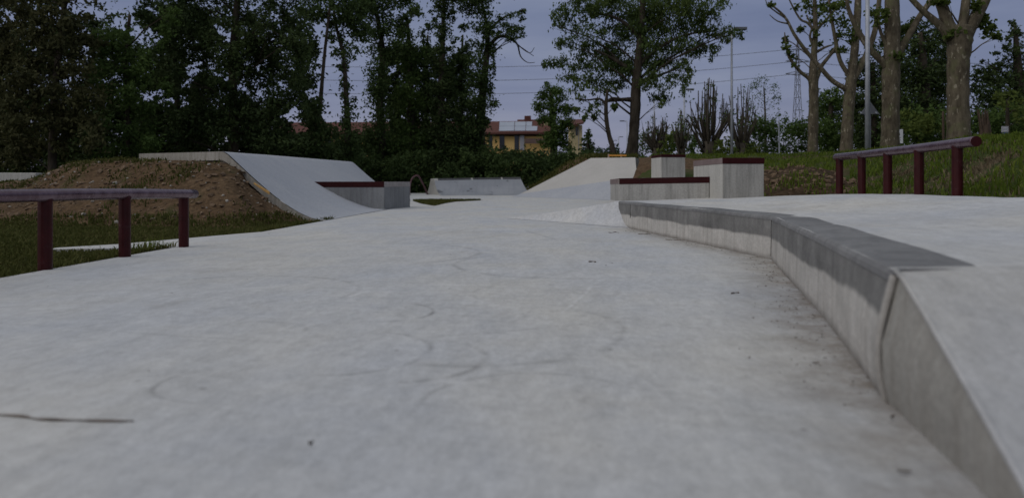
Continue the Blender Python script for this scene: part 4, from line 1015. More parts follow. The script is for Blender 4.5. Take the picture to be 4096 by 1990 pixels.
C = np.concatenate([cloud(fill(1080, 1940, 590, 740, 60, 50), 70, 70, 0, .36, 1.5), cloud(fill(1930, 2230, 640, 740, 60, 44), 70, 60, 0, .36, 1.5)])
V, Q = leaves_np(C, .34); tag(make_np('undergrowth', V, Q, LF_COOL), kind='stuff')
# trees in front of the houses
tree('garden_tree', 'dense green tree standing right before the house with solar panels', 'tree', [(2215, 700, 34), (2215, 560, 28), (2210, 450, 20), (2205, 370, 12)], 62,
     [(2205, 350, 36, 26), (2185, 385, 44, 30), (2235, 385, 40, 30), (2165, 430, 40, 30), (2215, 430, 46, 34), (2260, 440, 34, 34), (2190, 480, 44, 36), (2240, 490, 46, 40), (2270, 520, 34, 40), (2220, 540, 50, 40), (2250, 585, 60, 40), (2190, 575, 40, 30)], LF_MID, .22, 320, ground=0, autolimb=.4, front=1.5)
tree('conical_shrub', 'dark conical evergreen beside the second house', 'shrub', [(2352, 700, 20), (2352, 600, 14), (2352, 520, 6)], 55,
     [(2352, 530, 12, 18), (2350, 555, 22, 18), (2352, 585, 32, 22), (2355, 615, 40, 24), (2358, 650, 48, 30)], LF_DARK, .24, 260, ground=0, autolimb=.3)

# the big robinia and the slim tree beside it
rob = [(2240, 45, 42, 26), (2212, 98, 14, 16), (2225, 75, 24, 18), (2290, 22, 56, 30), (2270, 80, 36, 20), (2350, 50, 56, 28), (2380, 10, 70, 36), (2440, 45, 60, 30), (2460, 0, 80, 36), (2560, 10, 90, 44), (2540, 60, 60, 34), (2650, 10, 80, 40), (2630, 60, 60, 34), (2740, 5, 70, 36), (2720, 55, 60, 30), (2800, 25, 60, 30), (2850, 55, 40, 24), (2885, 20, 34, 20), (2790, 70, 50, 26),
       (2310, 122, 44, 20), (2380, 130, 60, 26), (2450, 118, 50, 28), (2500, 145, 56, 30), (2560, 115, 56, 36), (2640, 112, 60, 32), (2720, 112, 60, 30), (2795, 105, 46, 26), (2855, 125, 40, 22), (2905, 130, 36, 20), (2940, 132, 30, 16), (2965, 146, 14, 10), (2900, 160, 26, 16),
       (2245, 165, 26, 18), (2235, 185, 12, 16), (2290, 172, 40, 22), (2350, 195, 50, 26), (2410, 205, 50, 26), (2470, 200, 44, 28), (2600, 185, 46, 34), (2665, 180, 50, 30), (2740, 175, 56, 26), (2810, 185, 46, 22), (2860, 200, 24, 18), (2770, 210, 40, 22),
       (2178, 262, 14, 16), (2205, 255, 26, 18), (2250, 250, 38, 20), (2310, 258, 50, 26), (2370, 270, 50, 26), (2430, 262, 50, 28), (2490, 280, 46, 30), (2610, 255, 46, 30), (2670, 250, 44, 28), (2725, 262, 40, 24), (2842, 238, 14, 16), (2760, 290, 22, 22),
       (2270, 300, 40, 20), (2330, 318, 44, 22), (2400, 325, 50, 24), (2470, 330, 46, 24), (2590, 315, 46, 26), (2640, 330, 40, 26), (2690, 320, 36, 26), (2735, 335, 24, 26), (2735, 378, 16, 22), (2620, 380, 28, 22), (2660, 388, 30, 18), (2645, 415, 16, 14), (2580, 345, 24, 16), (2580, 75, 110, 60, 1.5), (2480, 240, 90, 40, 1.5), (2640, 220, 90, 40, 1.5)]
rob = [(b[0], b[1], b[2]*1.12, b[3]*1.5, *b[4:]) for b in rob]
tree('robinia_tree', 'big leafy robinia with a stout dark trunk behind the far bank', 'tree', [(2520, 640, 66), (2530, 590, 46), (2536, 520, 40), (2542, 420, 42), (2545, 330, 38), (2560, 180, 30), (2570, 40, 24), (2575, -120, 16)], 30, rob, LF_ROB, .135, 500, ground=1.2, autolimb=.2, droop=.9, aspect=.42, spread=.36,
     limbs=[[(2538, 400, 26), (2500, 398, 16), (2450, 402, 12), (2410, 408, 8)], [(2548, 300, 24), (2460, 240, 14), (2380, 200, 8)], [(2555, 260, 22), (2640, 190, 14), (2740, 140, 9), (2860, 125, 5)], [(2560, 150, 20), (2480, 80, 14), (2380, 50, 8)], [(2550, 330, 18), (2640, 300, 10), (2720, 270, 6)]])
tree('robinia_tree', 'slim bent robinia growing left of the big leafy one', 'tree', [(2462, 640, 30), (2450, 590, 22), (2436, 540, 18), (2426, 480, 17), (2424, 420, 15), (2430, 360, 10)], 29,
     [(2330, 345, 40, 22), (2390, 365, 44, 22), (2440, 355, 40, 24), (2320, 395, 30, 20), (2290, 370, 26, 18), (2350, 430, 34, 22), (2385, 450, 22, 22), (2375, 470, 12, 12), (2310, 440, 18, 14), (2400, 410, 30, 18), (2460, 425, 14, 14), (2340, 470, 12, 14)], LF_ROB, .16, 330, ground=1.2, autolimb=.7, droop=.9, aspect=.42,
     limbs=[[(2424, 420, 12), (2400, 396, 9), (2350, 400, 6), (2300, 395, 3)], [(2425, 410, 10), (2450, 392, 8), (2500, 398, 7)]])

# plane trees on the embankment
G_PL = 'pollarded plane trees on the embankment'
def tuft(*a): return list(a)
tree('plane_tree', 'thickest plane tree with peeling pale patches, above the near end of the right rail', 'tree', [(3838, 590, 96), (3835, 540, 86), (3832, 400, 78), (3833, 260, 78), (3838, 180, 88), (3840, 135, 96), (3842, 105, 74)], 14.5,
     tuft((3825, 130, 34, 16), (3800, 140, 20, 12), (3945, 90, 30, 26), (3960, 125, 30, 22), (3985, 145, 16, 16), (3925, 70, 22, 20), (3905, 20, 18, 20), (3760, 10, 30, 14)), LF_PLANE, .10, 260, PLANE, G_PL, ground=1.25, autolimb=.5, dj=.3, aspect=.75, spread=.5,
     limbs=[[(3800, 155, 50), (3780, 124, 34), (3740, 85, 28), (3694, 46, 24), (3640, -10, 20), (3600, -60, 16)], [(3815, 140, 60), (3793, 100, 48), (3773, 39, 42), (3750, -20, 38), (3730, -80, 30)], [(3842, 130, 50), (3850, 100, 38), (3858, 52, 35), (3866, -20, 32), (3870, -80, 28)], [(3855, 160, 60), (3875, 120, 52), (3897, 79, 50), (3937, 0, 46), (3965, -80, 40)]])
tree('plane_tree', 'straight plane tree trunk beside the white sign with a side limb reaching up', 'tree', [(3560, 610, 76), (3560, 560, 68), (3563, 420, 64), (3564, 290, 66), (3567, 230, 60), (3570, 98, 56), (3567, -20, 50), (3566, -100, 40)], 18,
     tuft((3560, 232, 34, 14), (3590, 225, 26, 16), (3530, 240, 20, 14), (3500, 80, 40, 30), (3480, 60, 30, 24), (3620, 120, 20, 14), (3660, 90, 26, 18), (3540, 60, 16, 24)), LF_PLANE, .10, 330, PLANE, G_PL, ground=1.28, autolimb=.5, dj=.3, aspect=.75, spread=.5,
     limbs=[[(3545, 262, 36), (3531, 249, 28), (3491, 210, 26), (3452, 157, 24), (3425, 110, 20), (3395, 40, 16), (3380, -40, 12)], [(3560, 215, 20), (3540, 170, 14), (3520, 120, 12), (3510, 60, 10)], [(3585, 240, 36), (3605, 195, 30), (3642, 131, 28), (3675, 72, 24), (3720, 7, 22), (3750, -50, 20)]])
tree('plane_tree', 'leaning forked plane tree left of the thick lamp post with one long bare limb', 'tree', [(3383, 620, 54), (3386, 580, 48), (3393, 450, 42), (3402, 345, 44), (3408, 290, 34), (3419, 196, 30), (3429, 79, 28), (3433, -40, 22)], 24,
     tuft((3340, 60, 34, 24), (3370, 90, 36, 26), (3395, 120, 40, 24), (3330, 20, 40, 24), (3360, 20, 34, 20), (3420, 150, 34, 18), (3350, 150, 20, 24), (3300, 40, 24, 18), (3085, 20, 14, 12), (3370, 200, 20, 12), (3430, 335, 16, 8)), LF_PLANE, .115, 430, PLANE, G_PL, ground=1.3, autolimb=.4, dj=.4, aspect=.75, spread=.5,
     limbs=[[(3400, 368, 30), (3380, 354, 22), (3327, 321, 20), (3268, 255, 18), (3223, 203, 16), (3177, 138, 13), (3137, 65, 10), (3072, 10, 6)], [(3137, 70, 8), (3100, 45, 6), (3070, 20, 4), (3060, -10, 3)], [(3150, 95, 7), (3110, 85, 5), (3078, 60, 3)], [(3403, 330, 26), (3393, 300, 19), (3360, 242, 17), (3340, 150, 15), (3325, 65, 12), (3310, -40, 8)],
            [(3405, 330, 30), (3425, 300, 26), (3458, 236, 25), (3498, 131, 22), (3517, 0, 18), (3520, -60, 14)], [(3420, 110, 14), (3400, 60, 10), (3390, -20, 8)]])
tree('plane_tree', 'slimmest plane tree of the row with upswept side limbs and leaf tufts', 'tree', [(3247, 655, 46), (3250, 600, 40), (3255, 393, 36), (3253, 310, 38), (3256, 216, 24), (3262, 118, 20), (3258, 0, 15), (3260, -80, 10)], 27,
     tuft((3240, 20, 40, 28), (3275, 40, 36, 26), (3250, 75, 30, 22), (3265, 130, 26, 22), (3150, 190, 14, 20), (3165, 225, 18, 18), (3140, 160, 10, 14), (3175, 260, 14, 12), (3300, 90, 26, 16), (3270, 180, 24, 12), (3330, 205, 14, 10), (3200, 120, 12, 12), (3185, 30, 12, 14), (3300, 10, 30, 20)), LF_PLANE, .125, 380, PLANE, G_PL, ground=1.2, autolimb=.4, dj=.4, aspect=.75, spread=.5,
     limbs=[[(3245, 325, 24), (3232, 311, 16), (3196, 282, 14), (3157, 229, 12), (3144, 175, 8), (3138, 130, 4)], [(3262, 325, 24), (3272, 300, 18), (3288, 262, 16), (3334, 203, 12), (3350, 160, 8)], [(3256, 120, 14), (3230, 92, 10), (3203, 79, 9), (3177, 39, 7), (3148, -20, 5)], [(3258, 190, 14), (3240, 150, 10), (3246, 110, 8), (3225, 60, 5)], [(3258, 130, 14), (3285, 100, 11), (3340, 40, 9), (3372, -10, 7)], [(3255, 215, 14), (3300, 190, 9), (3330, 180, 5)]])

# cut-back trees with upright stems behind the blocks
def pollard(label, x, yb, d, w_, stems, top, spread_px, leafy=0, group='cut back trees with upright bare stems'):
    th = thing('pollarded_tree', label, 'tree', P(x, yb, d), group); mb = MB()
    b = P(x, yb, d); head = (yb-top)*.22
    mb.tube([(b[0], b[1], 1.2), P(x, yb-head, d)], [S(w_, d)/2, S(w_, d)/2*.8], 8)
    tips = []
    for k in range(stems):
        s = random.uniform(-1, 1); dep = random.uniform(-.8, .8)
        st = P(x+s*spread_px*.2, yb-head*random.uniform(.3, 1.2), d+dep*.3)
        md = P(x+s*spread_px*(.72+.1*random.random()), yb-head*1.0-(yb-top)*random.uniform(.15, .32), d+dep)
        tp_ = P(x+s*spread_px*(.85+.25*random.random())+random.uniform(-8, 8), top+(yb-top)*(.5*random.random()**1.5+.42*abs(s)**1.6), d+dep)
        r = S(random.uniform(3.6, 7.2), d)/2
        mb.tube(catmull([st, md, lerp(md, tp_, .55), tp_], 3), [r*1.2*(1-.06*i) for i in range(10)], 5)
        tips += [lerp(md, tp_, random.random()) for _ in range(leafy)]
        if random.random() < .5:
            e_ = lerp(md, tp_, .4); mb.tube([e_, (e_[0]+random.uniform(-.2, .2), e_[1], e_[2]+random.uniform(.4, .9))], [r*.6, r*.25], 4)
    mb.build('trunk', BARKG, th, smooth=True)
    if tips:
        C = np.concatenate([np.array(t)+rng.standard_normal((7, 3))*.13 for t in tips]); V, Q = leaves_np(C, .16); make_np('crown', V, Q, LF_MID, th)
    return th
pollard('biggest fan of upright bare stems, between two pale lamp posts', 2835, 640, 40, 60, 58, 305, 105, 1)
pollard('cut back tree with upright stems right behind the tallest pale lamp post', 2965, 640, 43, 50, 34, 330, 75, 1)
pollard('small low fan of bare stems left of the smaller square block', 2625, 635, 48, 40, 34, 440, 60, 1)
pollard('thin stems sprouting just left of the biggest fan of stems', 2725, 640, 46, 40, 28, 430, 40, 2)
# looser tree and the shrub belt behind them
tree('loose_tree', 'loose thin leaved tree against the sky left of the pylon', 'tree', [(3065, 680, 20), (3062, 560, 16), (3060, 440, 10), (3055, 350, 5)], 60,
     [(3010, 350, 18, 14), (3030, 330, 18, 14), (3060, 320, 20, 14), (3095, 345, 16, 14), (3020, 385, 20, 16), (3060, 375, 16, 14), (3105, 390, 14, 14), (3035, 425, 30, 18), (3085, 430, 24, 16), (3010, 460, 26, 18), (3060, 470, 40, 20), (3120, 470, 24, 18), (3030, 505, 40, 20), (3090, 510, 40, 20)], LF_MID, .16, 90, BARKG, ground=1.5, autolimb=.95, spread=.95, twr=.7)
C = np.concatenate([cloud(fill(2570, 2800, 560, 640, 40, 34), 50, 110, 0, .36, 1.5), cloud(fill(2800, 3010, 590, 645, 36, 32), 50, 110, 0, .36, 1.5)])
V, Q = leaves_np(C, .24); tag(make_np('shrubbery', V, Q, LF_MID), kind='stuff')
C = cloud([(2880, 580, 24, 24), (2910, 570, 30, 26), (2870, 610, 34, 22), (2925, 605, 34, 24), (2665, 570, 30, 30), (2660, 605, 30, 26), (3010, 600, 26, 24), (2985, 620, 24, 20)], 38.5, 150, 0, .36, .8)
V, Q = leaves_np(C, .22); tag(make_np('shrubbery', V, Q, LF_PALE), kind='stuff')
C = cloud(fill(2985, 3560, 510, 660, 40, 42)+fill(2960, 3240, 495, 560, 44, 34), 46, 120, 0, .36, 1.6)
V, Q = leaves_np(C, .20); tag(make_np('shrubbery', V, Q, LF_MID), kind='stuff')
C = cloud([(3620, 460, 40, 30), (3660, 470, 40, 34), (3700, 480, 40, 36), (3640, 510, 46, 34), (3700, 520, 46, 30), (3740, 500, 36, 34), (3590, 480, 30, 30)], 36, 170, 0, .36, .8)
V, Q = leaves_np(C, .22); tag(make_np('shrubbery', V, Q, LF_PALE), kind='stuff')
C = np.concatenate([cloud(fill(3560, 4250, 470, 610, 46, 44), 38, 190, 0, .36, 1.4), cloud(fill(3280, 3600, 400, 610, 50, 46), 49, 150, 0, .36, 1.4), cloud(fill(3570, 3830, 160, 500, 56, 50), 45, 130, 0, .36, 1.4), cloud(fill(3950, 4250, 330, 520, 56, 50), 46, 130, 0, .36, 1.4)])
V, Q = leaves_np(C, .20); tag(make_np('shrubbery', V, Q, LF_MID), kind='stuff')
tree('broadleaf_tree', 'dark rounded tree seen between the leaning plane tree and the lamp post', 'tree', [(3320, 680, 30), (3322, 500, 24), (3325, 400, 14)], 48,
     fill(3285, 3370, 400, 600, 44, 36)+[(3310, 370, 30, 22), (3345, 365, 26, 20), (3270, 400, 16, 16)], LF_MID, .22, 120, ground=1.5)
tree('broadleaf_tree', 'dark dense tree rising between the two thickest plane trunks', 'tree', [(3700, 640, 60), (3700, 450, 50), (3690, 250, 34), (3680, 130, 16)], 40,
     fill(3590, 3810, 150, 560, 60, 48)+[(3625, 115, 36, 26), (3680, 110, 30, 20), (3770, 120, 40, 30), (3740, 90, 30, 20)], LF_DARK, .20, 210, ground=1.5)
tree('broadleaf_tree', 'dark tree seen behind the lamp post and the straight plane trunk', 'tree', [(3490, 640, 40), (3490, 450, 30), (3490, 250, 16)], 44,
     fill(3420, 3560, 250, 590, 56, 44)+[(3500, 190, 34, 30), (3540, 160, 30, 30)], LF_DARK, .21, 190, ground=1.5)
tree('evergreen_tree', 'ragged dark evergreen at the right picture edge', 'tree', [(4080, 640, 60), (4080, 400, 46), (4070, 250, 30), (4060, 110, 10)], 42,
     [(4050, 92, 18, 20), (4070, 130, 40, 26), (4040, 150, 26, 20), (4100, 160, 50, 36), (4020, 190, 24, 16), (4060, 200, 50, 30), (3985, 215, 22, 14), (4110, 230, 60, 40), (4020, 250, 50, 30), (3970, 265, 30, 18), (3930, 245, 14, 10)]+fill(3930, 4170, 290, 560, 62, 50)+[(3900, 310, 26, 22), (3890, 360, 30, 26)], LF_DARK, .20, 200, ground=1.6)
tree('broadleaf_tree', 'yellow green bushy tree low at the right edge before the dark evergreen', 'tree', [(4030, 600, 20), (4030, 470, 14), (4030, 400, 8)], 34,
     [(4000, 385, 34, 22), (4040, 380, 34, 22), (4070, 400, 34, 24), (4010, 415, 30, 20), (4060, 440, 36, 24), (4090, 470, 30, 30)], LF_PALE, .18, 190, ground=1.5)
st = thing('tree_stump', 'splintered brown tree stump beyond the thickest plane tree', 'stump', P(3940, 560, 17))
mb = MB()
for k in range(12):
    x = 3940+random.uniform(-26, 26); top_ = random.choice([425, 440, 460, 480, 500, 435]); w_ = random.uniform(7, 12)
    a = P(x*.6+3940*.4+random.uniform(-3, 3), 572, 17); b = P(x, top_, 17)
    a = (a[0], a[1]+random.uniform(-.12, .12), a[2]-.1); b = (b[0], b[1]+random.uniform(-.12, .12), b[2])
    mb.tube([a, lerp(a, b, .5), lerp(a, b, .85), b], [S(w_*1.3, 17)/2, S(w_, 17)/2, S(w_*.6, 17)/2, .006], 6)
mb.build('splinters', WOODB, st)
mb = MB(); a = P(3942, 575, 17); b = P(3940, 500, 17); mb.tube([a, b], [S(46, 17)/2, S(36, 17)/2], 10); mb.build('trunk', WOODB, st)
sk = thing('wooden_stake', 'thin brown wooden stake beside the thickest plane tree', 'stake', P(3773, 560, 15.5))
mb = MB(); a = P(3774, 575, 15.5); b = P(3772, 450, 15.5); mb.tube([a, b], [.028, .024], 8); mb.tube([b, (b[0], b[1], b[2]+.03)], [.024, .008], 8); mb.build('pole', WOODB, sk)

# ------------------------------------------------------------------ houses
RTILE = simple('roof_tiles', (.085, .034, .027), (.120, .048, .037), 1.6, .9, .3, stretch=(3, 1, 1))
OCHRE = simple('ochre_plaster', (.70, .45, .16), (.76, .51, .20), .8, .9, .05)
CREAM = simple('cream_plaster', (.58, .47, .26), (.66, .55, .32), .8, .9, .05)
DARKT = simple('dark_timber', (.045, .032, .028), (.07, .05, .042), 2, .8, .1)
PANEL = simple('solar_glass', (.26, .29, .36), (.31, .34, .41), .6, .10, 0, spec=.8)
GLASS = simple('dark_glass', (.02, .022, .028), (.035, .038, .045), .6, .15, 0, spec=.6)
GREYW = simple('grey_render', (.34, .34, .37), (.40, .40, .42), 1, .8, .1)
BROWNR = simple('brown_railing', (.11, .07, .06), (.15, .10, .085), 3, .8, .2)
dh = 96
hs = thing('terraced_house', 'long ochre house with red tiled roof and solar panels beyond the hedge', 'house', P(2080, 745, dh))
def hx(x, y, dd): return P(x, y, dd)
def quadbox(parent, name, x0, y0, x1, y1, d0, dep, m, bevel=0):
    a = P(x0, y1, d0); b = P(x1, y0, d0); mb = MB(); mb.box(a[0], b[0], d0, d0+dep, a[2], b[2]); return mb.build(name, m, parent, bevel=bevel)
quadbox(hs, 'wall', 1120, 545, 2206, 740, dh, 7.0, OCHRE)
# pitched roof: eaves toward the camera
e1_, e2_ = P(1110, 536, dh-1.0), P(2213, 528, dh-1.0); r1_, r2_ = P(1110, 490, dh+3.4), P(2216, 484, dh+3.4)
k1_, k2_ = P(1110, 536, dh+8), P(2213, 528, dh+8)
mb = MB(); hh = .25
rv = [e1_, e2_, r2_, r1_, (e1_[0], dh+8, e1_[2]), (e2_[0], dh+8, e2_[2])]
mb.add(rv+[(v[0], v[1], v[2]-hh) for v in rv], [(0, 1, 2, 3), (3, 2, 5, 4), (6, 9, 8, 7), (9, 10, 11, 8), (0, 6, 7, 1), (4, 5, 11, 10), (0, 3, 9, 6), (3, 4, 10, 9), (1, 7, 8, 2), (2, 8, 11, 5)])
roof = mb.build('roof', RTILE, hs)
def on_roof(u, v, lift=.06):
    a = lerp(e1_, e2_, u); b = lerp(r1_, r2_, u); p = lerp(a, b, v); return (p[0], p[1]-lift*.4, p[2]+lift)
def uof(x): return (x-1110)/(2213-1110)
for (xa, xb, va, vb) in [(1996, 2056, .10, .50), (2058, 2101, .10, .50), (2103, 2148, .10, .50), (1996, 2056, .52, .92), (2058, 2101, .52, .92), (2103, 2126, .52, .92)]:
    c = [on_roof(uof(xa), va), on_roof(uof(xb), va), on_roof(uof(xb), vb), on_roof(uof(xa), vb)]
    mb = MB(); mb.hexa([(p[0], p[1]+.03, p[2]-.05) for p in c]+c); mb.build('solar_panel', PANEL, roof)
for xa, va, hh_, m in ((2187, .68, 28, OCHRE),):
    p = on_roof(uof(xa), va, 0); mb = MB(); mb.box(p[0]-.45, p[0]+.45, p[1]-.4, p[1]+.4, p[2]-.3, p[2]+.55); ch = mb.build('chimney', CREAM, roof)
    mb = MB(); mb.box(p[0]-.6, p[0]+.6, p[1]-.55, p[1]+.55, p[2]+.553, p[2]+.75); mb.build('chimney_cap', RTILE, roof)
quadbox(hs, 'eave_beam', 1112, 529, 2205, 541, dh-.55, .3, DARKT)
for xa, xb in ((1955, 1969), (1998, 2018), (2058, 2076)):
    f_ = quadbox(hs, 'door', xa, 541, xb, 600, dh-.05, .04, GLASS)
quadbox(hs, 'pillar', 2079, 540, 2097, 600, dh-.35, .3, GREYW)
quadbox(hs, 'pillar', 2186, 538, 2191, 560, dh-.9, .2, GREYW)
f_ = quadbox(hs, 'balcony', 2100, 554, 2197, 574, dh-1.1, .12, BROWNR)
for xa in (1168, 1300, 1420, 1560, 1700, 1830):
    quadbox(hs, 'window', xa, 552, xa+26, 590, dh-.05, .04, GLASS)
h3 = thing('tiled_house', 'red roof ridge with a box chimney rising just behind the long house', 'house', P(2120, 745, 108))
quadbox(h3, 'wall', 2072, 500, 2206, 740, 108, 6, CREAM)
a, b = P(2066, 500, 107.5), P(2210, 500, 107.5); c, d_ = P(2070, 478, 110.5), P(2206, 478, 110.5)
mb = MB(); mb.add([a, b, d_, c, (a[0], 114.5, a[2]), (b[0], 114.5, b[2])], [(0, 1, 2, 3), (3, 2, 5, 4), (0, 3, 4), (1, 5, 2), (0, 4, 5, 1)]); rf3 = mb.build('roof', RTILE, h3)
quadbox(h3, 'chimney', 2098, 463, 2124, 485, 108.6, 1.2, RTILE)
h2 = thing('tiled_house', 'cream two storey house end with a sloping red roof right of the dense green tree', 'house', P(2300, 745, 100))
quadbox(h2, 'wall', 2284, 500, 2329, 740, 100, 5, CREAM)
quadbox(h2, 'window', 2303, 508, 2311, 542, 99.95, .04, GLASS)
quadbox(h2, 'downpipe', 2313.5, 505, 2315.5, 600, 99.9, .08, GREYW)
a, b, c, d_ = P(2262, 504, 98.5), P(2322, 502, 98.5), P(2340, 476, 103), P(2284, 478, 103)
b = P(2334, 489, 98.5); a = P(2266, 504, 98.5)
mb = MB(); mb.hexa([(p[0], p[1], p[2]-.25) for p in (a, b, c, d_)]+[a, b, c, d_]); mb.build('roof', RTILE, h2)

# ------------------------------------------------------------------ lamps, poles, wires, signs
def lamp(label, x, yb, yt, d, wb, wt, arm, gz=1.2, arm_r=.03):
    th = thing('street_lamp', label, 'street lamp', (P(x, yb, d)[0], d, gz), 'street lamps along the road')
    b = P(x, yb, d); t = P(x, yt, d); b = (b[0], b[1], gz)
    mb = MB(); mb.tube([b, lerp(b, t, .5), t], [S(wb, d)/2, S((wb+wt)/2, d)/2, S(wt, d)/2], 10); mb.build('pole', GALV, th, smooth=True)
    if arm:
        e_ = (t[0]+S(arm, d), t[1], t[2]+.03)
        mb = MB(); mb.tube([(t[0], t[1], t[2]-.02), lerp(t, e_, .5), e_], arm_r, 6); mb.build('arm', GALV, th)
        s = 1 if arm > 0 else -1
        mb = MB(); L = .45; mb.hexa(quad_pts([(e_[0]-.1, e_[1]-.11), (e_[0]+s*L-.0, e_[1]-.11), (e_[0]+s*L, e_[1]+.11), (e_[0]-.1, e_[1]+.11)] if s > 0 else [(e_[0]-L, e_[1]-.11), (e_[0]+.1, e_[1]-.11), (e_[0]+.1, e_[1]+.11), (e_[0]-L, e_[1]+.11)], e_[2]-.06, e_[2]+.06)); mb.build('lamp_head', DULL, th, bevel=.02)
    return th
lamp('thick grey lamp post rising out of the picture between two plane trees', 3470, 600, -120, 17, 20, 15, 0)
lamp('tall pale lamp post right behind the tall block with a short arm', 2927, 640, 118, 30, 12, 7, 18)
lamp('thin pale lamp post above the smaller square block', 2737, 640, 360, 46, 9, 6, 12)
lamp('slender lamp post just right of the big leafy trunk', 2617, 640, 400, 58, 6, 4.5, 10)
lamp('small distant lamp post left of the stout trunk with an arm', 2508, 640, 485, 85, 4, 3.4, -14, arm_r=.05)
lamp('tiny distant lamp post midway between the two robinia trunks', 2474, 640, 548, 120, 3.6, 3.2, 8, arm_r=.06)
lamp('farthest thin lamp post close to the slim bent trunk', 2454, 640, 562, 150, 3, 2.6, 6, arm_r=.07)
sp_ = thing('sign_post', 'thin grey post with a small round plate before the shrubs', 'post', P(3117, 650, 30))
mb = MB(); a = P(3118, 650, 30); b = P(3115, 482, 30); mb.tube([a, b], .032, 8); mb.build('post', GALV, sp_)
c = P(3116.5, 560, 29.95); mb = MB(); mb.tube([c, (c[0], c[1]-.02, c[2])], .07, 14); mb.build('plate', GALV, sp_)
tri = thing('road_sign', 'dark triangular sign seen from behind, beside the thick lamp post', 'sign', P(3476, 430, 17.6))
v3 = [P(3440, 457, 17.6), P(3518, 457, 17.6), P(3479, 405, 17.6)]
mb = MB(); mb.add([(p[0], p[1]-.01, p[2]) for p in v3]+[(p[0], p[1]+.01, p[2]) for p in v3], [(0, 1, 2), (5, 4, 3), (0, 3, 4, 1), (1, 4, 5, 2), (2, 5, 3, 0)]); mb.build('plate', DULL, tri)
for x in (3443, 3503):
    p = P(x, 451, 17.57); mb = MB(); mb.tube([p, (p[0], p[1]-.03, p[2])], .024, 8); mb.build('clamp', GALV, tri)
mb = MB(); a = P(3479, 470, 17.64); b = P(3479, 600, 17.64); mb.tube([P(3479, 420, 17.64), b], .03, 8); mb.build('post', DULL, tri)
WHITE = simple('white_sign_enamel', (.62, .63, .64), (.70, .70, .70), 3, .5, 0)
BLACK = simple('black_sign_print', (.02, .02, .02), (.03, .03, .03), 3, .6, 0)
BLUE = simple('blue_sign_enamel', (.03, .06, .16), (.04, .08, .20), 3, .5, 0)
GREYP = simple('grey_sign_print', (.25, .25, .26), (.3, .3, .3), 3, .6, 0)
ws = thing('notice_board', 'upright white notice with a black symbol partly hidden by a plane trunk', 'sign', P(3598, 590, 20.5))
quadbox(ws, 'panel', 3574, 517, 3612, 573, 20.5, .02, WHITE)
def poly_on(parent, name, pts, d, m):
    v = [P(x, y, d) for x, y in pts]; make(name, v, [tuple(range(len(v)))], m, parent)
poly_on(ws, 'symbol', [(3588, 528), (3593, 523), (3597, 524), (3599, 533), (3600, 541), (3593, 543), (3588, 540)], 20.495, BLACK)
for i, y in enumerate((549, 554, 559, 564)): poly_on(ws, 'print_line', [(3586, y), (3604-(i % 2)*5, y), (3604-(i % 2)*5, y+1.8), (3586, y+1.8)], 20.495, GREYP)
mb = MB(); mb.tube([P(3590, 572, 20.53), P(3590, 620, 20.53)], .025, 8); mb.build('post', GALV, ws)
bs = thing('notice_board', 'small grey and blue panel standing in grass near the right picture edge', 'sign', P(4022, 560, 22))
quadbox(bs, 'panel', 4008, 505, 4034, 529, 22, .03, GREYW); quadbox(bs, 'blue_panel', 4010, 530, 4033, 552, 22, .03, BLUE)
for i, y in enumerate((510, 516, 522)): poly_on(bs, 'print_line', [(4013, y), (4028-(i % 2)*4, y), (4028-(i % 2)*4, y+2), (4013, y+2)], 21.99, WHITE)
mb = MB(); mb.tube([P(4021, 551, 22.04), P(4021, 600, 22.04)], .03, 8); mb.build('post', GALV, bs)
ba = thing('barrier', 'low orange barrier board on posts at the top of the far bank', 'barrier', P(2465, 632, 24.9))
ORANGE = simple('orange_board', (.55, .23, .04), (.62, .30, .06), 3, .6, .05)
quadbox(ba, 'board', 2436, 618.5, 2506, 624.5, 24.85, .04, ORANGE)
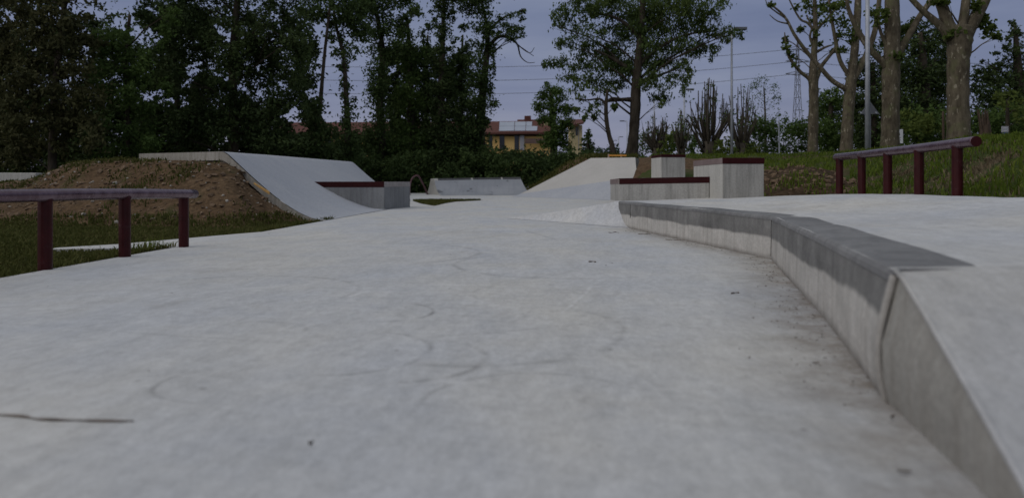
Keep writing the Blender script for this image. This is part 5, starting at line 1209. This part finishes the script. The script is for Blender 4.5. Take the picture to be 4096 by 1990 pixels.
for x in (2435, 2485):
    a = P(x, 640, 24.95); b = P(x, 616, 24.95); mb = MB(); mb.tube([(a[0], a[1], a[2]-.1), b], .035, 8); mb.build('post', simple('pinkish_post_paint', (.35, .26, .22), (.40, .30, .26), 5, .7, .05), ba)

dp = 150
py = thing('pylon', 'slim lattice electricity pylon beyond the slimmest plane tree', 'pylon', (P(3190, 640, dp)[0], dp, 1.5))
def yb(y): return EYE-(y-H0)*dp/F
cx = P(3190, 0, dp)[0]
lv_ = [(650, 34), (590, 27), (540, 22), (490, 18), (440, 15), (390, 12), (340, 10), (290, 8), (240, 6), (200, 5), (165, 1)]
mb = MB(); cs = []
for y, w_ in lv_:
    r = S(w_, dp)/2*1.6; zz = yb(y); cs.append([(cx-r, dp-r, zz), (cx+r, dp-r, zz), (cx+r, dp+r, zz), (cx-r, dp+r, zz)])
for i in range(len(cs)-1):
    for k in range(4):
        mb.tube([cs[i][k], cs[i+1][k]], .06, 4); k2 = (k+1) % 4
        mb.tube([cs[i][k], cs[i+1][k2]], .04, 4); mb.tube([cs[i+1][k], cs[i+1][k2]], .04, 4)
mb.build('tower', DULL, py)
wires = [(270, 195), (324, 245), (377, 295)]
for y0, ya in wires:
    mb = MB()
    for s in (-1, 1):
        mb.tube([(cx, dp, yb(ya+6)), (cx+s*2.6, dp, yb(ya))], .09, 4); mb.tube([(cx, dp, yb(ya-10)), (cx+s*2.6, dp, yb(ya))], .07, 4)
    mb.build('cross_arm', DULL, py)
nm = ['topmost power line crossing the sky behind the trees', 'middle power line crossing the sky behind the trees', 'lowest power line crossing the sky behind the trees']
for (y0, ya), lab in zip(wires, nm):
    pts = []
    k = (y0-ya)/(3190-1750)**2
    for i in range(61):
        x = -900+i*(3190+900)/60; y = y0-k*(x-1750)**2 if x > 1750 else y0-.4*k*(x-1750)**2
        p = P(x, y, dp); pts.append((p[0], dp, p[2]))
    for i in range(1, 30):
        x = 3190+i*60; y = ya+(x-3190)*.06-((x-3190)*(4900-3190-(x-3190)))*-2e-5*1.2; p = P(x, y, dp); pts.append((p[0], dp, p[2]))
    mb = MB(); mb.tube(pts, .05, 5); o = mb.build('power_line', DULL, loc=pts[30], smooth=True); tag(o, lab, 'power line', 'power lines')
